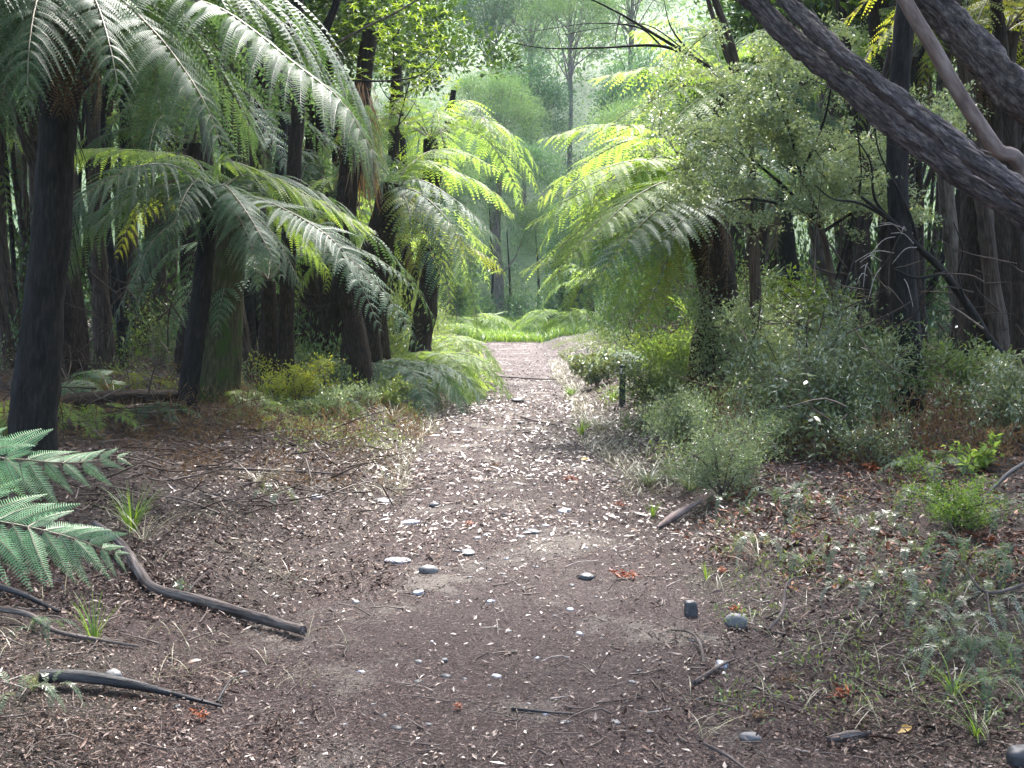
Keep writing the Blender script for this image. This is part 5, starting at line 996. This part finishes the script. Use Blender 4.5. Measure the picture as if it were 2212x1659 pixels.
# ------------------------------------------------------------------ rust coloured dead fronds, single leaves
rust = [(1350, 1252, 28, 'orange dead frond curled on the path beside a half sunk dark stone'), (1822, 1508, 34, 'rust red dead frond in the lower right litter'), (1825, 1085, 20, 'orange dead leaf cluster, right one of a pair on the right bank'),
        (1755, 1082, 18, 'orange dead leaf cluster, left one of a pair on the right bank'), (1712, 835, 26, 'bright orange dead frond caught in the glossy shrub'), (1880, 1020, 30, 'rust frond heap below the glossy dark shrub'),
        (1940, 1000, 34, 'broad rust frond heap right of the round leaved sapling'), (2030, 985, 30, 'rust frond near the foot of the black flared trunk'), (1560, 1240, 16, 'small dark red leaf cluster near bleached strap leaves'),
        (1720, 1165, 16, 'small red leaf cluster among ladder ferns'), (1590, 1325, 22, 'red frond bit behind the smooth oval stone'), (990, 1538, 18, 'small red brown leaf cluster on the bare clay patch'), (1010, 1137, 14, 'little red brown leaf on the path near the flat slabs'),
        (1230, 1040, 18, 'dark red leaf cluster on the right of the bright leafy stretch'), (1070, 1010, 16, 'brown leaf cluster in the middle of the bright leafy stretch'), (430, 1560, 26, 'rust frond bits below the black rotten branch'),
        (1700, 1480, 24, 'dark brown curled leaf cluster in the lower right litter'), (1640, 1555, 26, 'brown curled bark and leaf cluster near the bottom right'), (1340, 1095, 16, 'red leaf cluster at the right path edge'), (2140, 1175, 14, 'orange leaf at the right edge below the mound')]
for k, (u, v_, w, lb) in enumerate(rust):
    c = G(u, v_); s = c[1] / FPX; mb = MB(); r5 = np.random.default_rng(k); n = 38; a = r5.uniform(0, 6.28, n); ln = w * s * 1.0; ax = np.array([math.cos(k), math.sin(k) * .6, 0])
    pc = c + ax * (r5.uniform(-1, 1, n)[:, None] * ln * .9) + Z * (.012 + np.abs(r5.normal(0, .25, n))[:, None] * ln)
    leaves(mb, pc, np.stack([np.cos(a), np.sin(a), r5.uniform(-.2, .7, n)], 1), np.tile(Z, (n, 1)) + r5.normal(0, .5, (n, 3)), ln * r5.uniform(.35, .9, n), ln * .16, 0, .2, .3, 2)
    mb.build('dead_frond', M['rust'] if k not in (16, 17, 14) else M['fernbrown'], label=lb, cat='dead frond')
for k, (u, v_, w, mt, lb) in enumerate([(1940, 1590, 34, 'yellow', 'single yellow fallen leaf at the lower right'), (1255, 997, 18, 'yellow', 'small yellow leaf on the bright leafy stretch'), (405, 1440, 22, 'litter', 'pale curled leaf standing in the litter below the branch end')]):
    c = G(u, v_); s = c[1] / FPX; mb = MB(); leaves(mb, [c + Z * .01], [[.9, .5, .3]], [[-.2, -.5, 1]], w * s * 1.4, w * s * .7, 0, .2, .2, 2); mb.build('fallen_leaf', M[mt], label=lb, cat='leaf')

# ------------------------------------------------------------------ marker post
b = G(1344, 876); s = b[1] / FPX; H = 88 * s; w = 13 * s
t = thing('marker_post', 'dark green square track marker post with a white plate near its top', 'post', b)
def box(mb, c, sx, sy, sz, bev=.004):
    x, y, z = sx / 2, sy / 2, sz / 2; o = []
    prof = [(-x + bev, -y), (x - bev, -y), (x, -y + bev), (x, y - bev), (x - bev, y), (-x + bev, y), (-x, y - bev), (-x, -y + bev)]
    v = [(a, q, -z) for a, q in prof] + [(a, q, z - bev) for a, q in prof] + [(a * .93, q * .93, z) for a, q in prof]
    f = [[i, (i + 1) % 8, 8 + (i + 1) % 8, 8 + i] for i in range(8)] + [[8 + i, 8 + (i + 1) % 8, 16 + (i + 1) % 8, 16 + i] for i in range(8)]
    mb.add(np.array(v) + c, f, 0); mb.add(np.array(v)[16:] + c, [[0, 1, 2, 3, 4, 5, 6, 7]], 0)
mb = MB(); box(mb, b + Z * (H / 2 - .05), w, w, H + .1); mb.build('post_body', M['post'], t)
mb = MB(); pc = b + Z * (H - 13 * s) + np.array([0, -w / 2 - .003, 0]); box(mb, pc, w * .8, .006, 12 * s, .001); pl = mb.build('marker_plate', M['white'], t)
mb = MB(); q = np.array([[-.18, 0, -.28], [.05, 0, -.28], [.28, 0, .1], [.05, 0, .3], [-.22, 0, .05]]) * w * .9 + pc + [0, -.0045, 0]; mb.add(q, [[0, 1, 2, 3, 4]], 0)
o = mb.build('symbol', M['post'], t); o.parent = pl; o.location = (0, 0, 0)
# far trunk at the path end
b = G(1080, 690); t = thing('far_tree', 'grey straight trunk standing alone behind the grass at the path end', 'tree', b); Yf = b[1]
stem(t, [b - Z * .2, P(1077, 600, Yf), P(1073, 480, Yf), P(1085, 330, Yf)], [.3, .24, .2, .12], 'bark_grey', 'trunk', 40, 12, .12, 91, 0)
stem(t, [P(1075, 600, Yf), P(1110, 560, Yf), P(1135, 500, Yf)], [.06, .04, .02], 'bark_grey', 'branch', 16, 6, .1, 92, 0)
mb = MB(); clumpy(mb, P(1085, 380, Yf), (3.2, 2.5, 1.9), 80, 150, .16, .05, 93); mb.build('crown', M['far2'], t)
for k, (u, v0, v1, lb) in enumerate([(1060, 690, 500, 'thin dark sapling stem left of the lone far trunk'), (1098, 688, 560, 'thin black stem just right of the lone far trunk'), (1160, 690, 560, 'slim stem under the bright right fronds at the path end')]):
    b = G(u, v0); t = thing('far_tree', lb, 'tree', b); stem(t, [b, P(u + 4, (v0 + v1) / 2, b[1]), P(u - 3, v1 - 60, b[1])], [.09, .06, .03], 'bark_black', 'trunk', 20, 8, .1, 95 + k, 0)
    mb = MB(); clumpy(mb, P(u, v1 - 90, b[1]), (1.3, 1.3, .9), 24, 80, .14, .05, 96 + k); mb.build('crown', M['far1'], t)

# ------------------------------------------------------------------ masses nobody could count
def mass(name, spots, rads, hs, per, L, W, mat, seed):
    r = np.random.default_rng(seed); n = len(spots); i = np.repeat(np.arange(n), per)
    off = nrm(r.normal(size=(len(i), 3))) * r.uniform(.3, 1, len(i))[:, None] ** .5; off[:, 2] = np.abs(off[:, 2])
    off = off * np.stack([rads[i], rads[i], hs[i]], 1); mb = MB()
    p = spots[i] + off; leaves(mb, p, nrm(off / rads[i][:, None] + r.normal(0, .6, off.shape) + Z * .2), nrm(r.normal(0, .5, off.shape) + Z), L * r.uniform(.6, 1.3, len(i)), W * r.uniform(.7, 1.2, len(i)), 0)
    return mb.build(name, M[mat], kind='stuff')
n = 420; uy = rng.uniform(13, 42, n); ux = np.where(rng.random(n) < .5, -1, 1) * (2.2 + rng.exponential(4.5, n)); mass('undergrowth', on(ux, uy), rng.uniform(.2, .6, n), rng.uniform(.2, .8, n), 110, .06, .022, 'shrub', 1)
n = 260; uy = rng.uniform(16, 42, n); ux = np.where(rng.random(n) < .5, -1, 1) * (2.6 + rng.exponential(5, n)); mass('undergrowth', on(ux, uy), rng.uniform(.3, .7, n), rng.uniform(.3, 1.1, n), 90, .12, .03, 'fern', 2)
n = 420; uy = rng.uniform(53, 88, n); ux = rng.uniform(-26, 26, n); mass('hill_undergrowth', on(ux, uy), rng.uniform(.7, 1.6, n), rng.uniform(.8, 2.6, n), 170, .2, .06, 'far1', 3)
n = 260; uy = rng.uniform(49, 80, n); ux = rng.uniform(-22, 22, n); mass('hill_undergrowth', on(ux, uy), rng.uniform(.6, 1.3, n), rng.uniform(.8, 2.2, n), 170, .16, .07, 'far2', 4)
rr_ = np.random.default_rng(91); pts = np.array([G(rr_.uniform(1480, 2260), rr_.uniform(800, 1010)) for q in range(150)]); n = len(pts)
mass('brown_bracken', pts, rr_.uniform(.15, .4, n), rr_.uniform(.15, .6, n), 90, .07, .012, 'fernbrown', 5)
pts = np.array([G(rr_.uniform(1400, 1950), rr_.uniform(760, 1000)) for q in range(110)]); n = len(pts)
mass('undergrowth', pts, rr_.uniform(.15, .35, n), rr_.uniform(.2, .75, n), 120, .05, .018, 'small', 6)
pts = np.array([G(rr_.uniform(480, 930), rr_.uniform(860, 985)) for q in range(60)]); pts = pts[pts[:, 0] < edge_l(pts[:, 1]) - .15]; n = len(pts)
mass('undergrowth', pts, rr_.uniform(.12, .3, n), rr_.uniform(.08, .35, n), 80, .04, .013, 'shrub', 21)
pts = np.array([G(rr_.uniform(250, 900), rr_.uniform(880, 1060)) for q in range(70)]); pts = pts[pts[:, 0] < edge_l(pts[:, 1]) - .1]; n = len(pts)
mass('brown_bracken', pts, rr_.uniform(.12, .3, n), rr_.uniform(.06, .22, n), 80, .06, .008, 'fernbrown', 22)
pts = np.array([G(rr_.uniform(-60, 900), rr_.uniform(800, 960)) for q in range(90)]); n = len(pts)
mass('brown_bracken', pts, rr_.uniform(.15, .4, n), rr_.uniform(.1, .35, n), 90, .09, .012, 'fernbrown', 7)
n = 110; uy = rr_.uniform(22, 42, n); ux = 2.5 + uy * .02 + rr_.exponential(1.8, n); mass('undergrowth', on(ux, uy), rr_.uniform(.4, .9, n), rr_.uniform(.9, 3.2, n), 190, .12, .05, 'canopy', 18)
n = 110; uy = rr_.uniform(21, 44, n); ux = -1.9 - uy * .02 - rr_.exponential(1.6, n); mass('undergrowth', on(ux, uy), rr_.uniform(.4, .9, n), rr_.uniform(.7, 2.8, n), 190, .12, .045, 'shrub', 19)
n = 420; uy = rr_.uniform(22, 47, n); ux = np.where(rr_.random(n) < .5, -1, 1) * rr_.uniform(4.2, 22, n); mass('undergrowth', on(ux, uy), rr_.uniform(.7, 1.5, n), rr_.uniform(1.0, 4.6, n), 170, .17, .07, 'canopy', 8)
n = 130; uy = rr_.uniform(20, 44, n); ux = np.where(rr_.random(n) < .5, -1, 1) * rr_.uniform(3.8, 18, n); mass('undergrowth', on(ux, uy), rr_.uniform(.5, 1.1, n), rr_.uniform(.6, 2.2, n), 160, .12, .045, 'far2', 9)
mb = MB(); n = 1400
for q in range(n):
    y = rng.uniform(8.5, 26); sg = 1 if rng.random() < .62 else -1; x = sg * (2.3 + rng.exponential(2.2)) - (sg < 0) * 1.2; z0 = rng.uniform(0, 1) ** 2 * 1.6
    c = on(x, y, z0); L = rng.uniform(.25, 1.1); d = nrm(rng.normal(size=3) * [1, 1, .7]) * L; e = c + d; e[2] = max(e[2], hz(e[0], e[1]) + .02)
    mi = (c + e) / 2 + rng.normal(0, .08, 3) * L; tube(mb, [c, mi, e], [.007 * rng.uniform(.5, 1.6), .002], 6, 4, int(rng.random() < .06), cap=False)
for q in range(260):
    c = G(rng.uniform(150, 860), rng.uniform(880, 1120)) + Z * rng.uniform(.01, .12); L = rng.uniform(.15, .7); a = rng.uniform(0, 6.28); e = c + np.array([math.cos(a), math.sin(a), rng.uniform(-.1, .35)]) * L
    e[2] = max(e[2], hz(e[0], e[1]) + .01); mi = (c + e) / 2 + rng.normal(0, .07, 3) * L; tube(mb, [c, mi, e], [.006 * rng.uniform(.5, 1.6), .002], 6, 4, int(rng.random() < .3), cap=False)
mb.build('dead_twigs', [M['bark_brown'], M['twig']], kind='stuff')
hm, nt = newmat('haze_air'); pv = nt.nodes.new('ShaderNodeVolumePrincipled'); pv.inputs['Color'].default_value = (.86, .95, .93, 1); pv.inputs['Density'].default_value = .0004
oo = nt.nodes.new('ShaderNodeOutputMaterial'); nt.links.new(pv.outputs[0], oo.inputs['Volume'])
mb = MB(); x0, x1, y0, y1, z0, z1 = -305., 305., -20., 425., -2., 76.
mb.add([(x0, y0, z0), (x1, y0, z0), (x1, y1, z0), (x0, y1, z0), (x0, y0, z1), (x1, y0, z1), (x1, y1, z1), (x0, y1, z1)], [[3, 2, 1, 0], [4, 5, 6, 7], [0, 1, 5, 4], [1, 2, 6, 5], [2, 3, 7, 6], [3, 0, 4, 7]])
mb.build('haze', hm, kind='stuff')

r7 = np.random.default_rng(17); pts = np.array([G(r7.uniform(1560, 2260), r7.uniform(1040, 1560)) for q in range(130)]); n = len(pts)
mass('ground_cover', pts, r7.uniform(.05, .16, n), r7.uniform(.03, .12, n), 26, .03, .009, 'shrub', 18)
def zone_litter(name, u0, u1, v0, v1, n, L, W, mat, tilt=.5, thr=-.2, sd=0):
    c = np.array([G(r7.uniform(u0, u1), v0 + (v1 - v0) * r7.uniform(0, 1) ** .8) for q in range(n)]); c = np.repeat(c, 7, 0) + r7.normal(0, .13, (n * 7, 3)) * [1, 1, 0]; c[:, 2] = height(c[:, 0], c[:, 1]) + r7.uniform(.004, .03, len(c))
    c = c[wob(c[:, 0], c[:, 1], 2.2, 60 + sd) + .8 * wob(c[:, 0], c[:, 1], 9., 70 + sd) + r7.normal(0, .35, len(c)) > thr]; k = len(c); a = r7.uniform(0, 6.28, k); mb = MB()
    leaves(mb, c, np.stack([np.cos(a), np.sin(a), r7.normal(0, .35, k)], 1), nrm(r7.normal(0, tilt, (k, 3)) + Z), L * np.exp(r7.normal(0, .5, k)), W * np.exp(r7.normal(0, .4, k)), 0, .3, r7.normal(0, .3, k), 2)
    mb.build(name, M[mat], kind='stuff')
zone_litter('rusty_litter', 1500, 2250, 900, 1250, 700, .045, .014, 'rustdark', sd=1)
zone_litter('bank_litter', 1350, 2250, 1000, 1650, 1300, .02, .008, 'bitsdark', sd=2)
zone_litter('bank_litter', -30, 900, 880, 1300, 1500, .028, .010, 'bitsdark', sd=3)
zone_litter('bank_litter', -30, 700, 1200, 1650, 1000, .018, .007, 'bitsdark', sd=4)
mb = MB(); c = np.array([G(r7.uniform(1480, 2240), r7.uniform(1040, 1600)) for q in range(90)]); c = np.repeat(c, 5, 0) + r7.normal(0, .03, (450, 3)) * [1, 1, 0]
blades(mb, c, len(c), .13, .003, .9, 1.2, r=r7); mb.build('verge_grass', M['grassdry'], kind='stuff')
mb = MB(); c = np.array([G(r7.uniform(-20, 760), r7.uniform(960, 1500)) for q in range(50)]); c = np.repeat(c, 4, 0) + r7.normal(0, .03, (200, 3)) * [1, 1, 0]
blades(mb, c, len(c), .13, .003, .9, 1.2, r=r7); mb.build('verge_grass', M['grassdry'], kind='stuff')
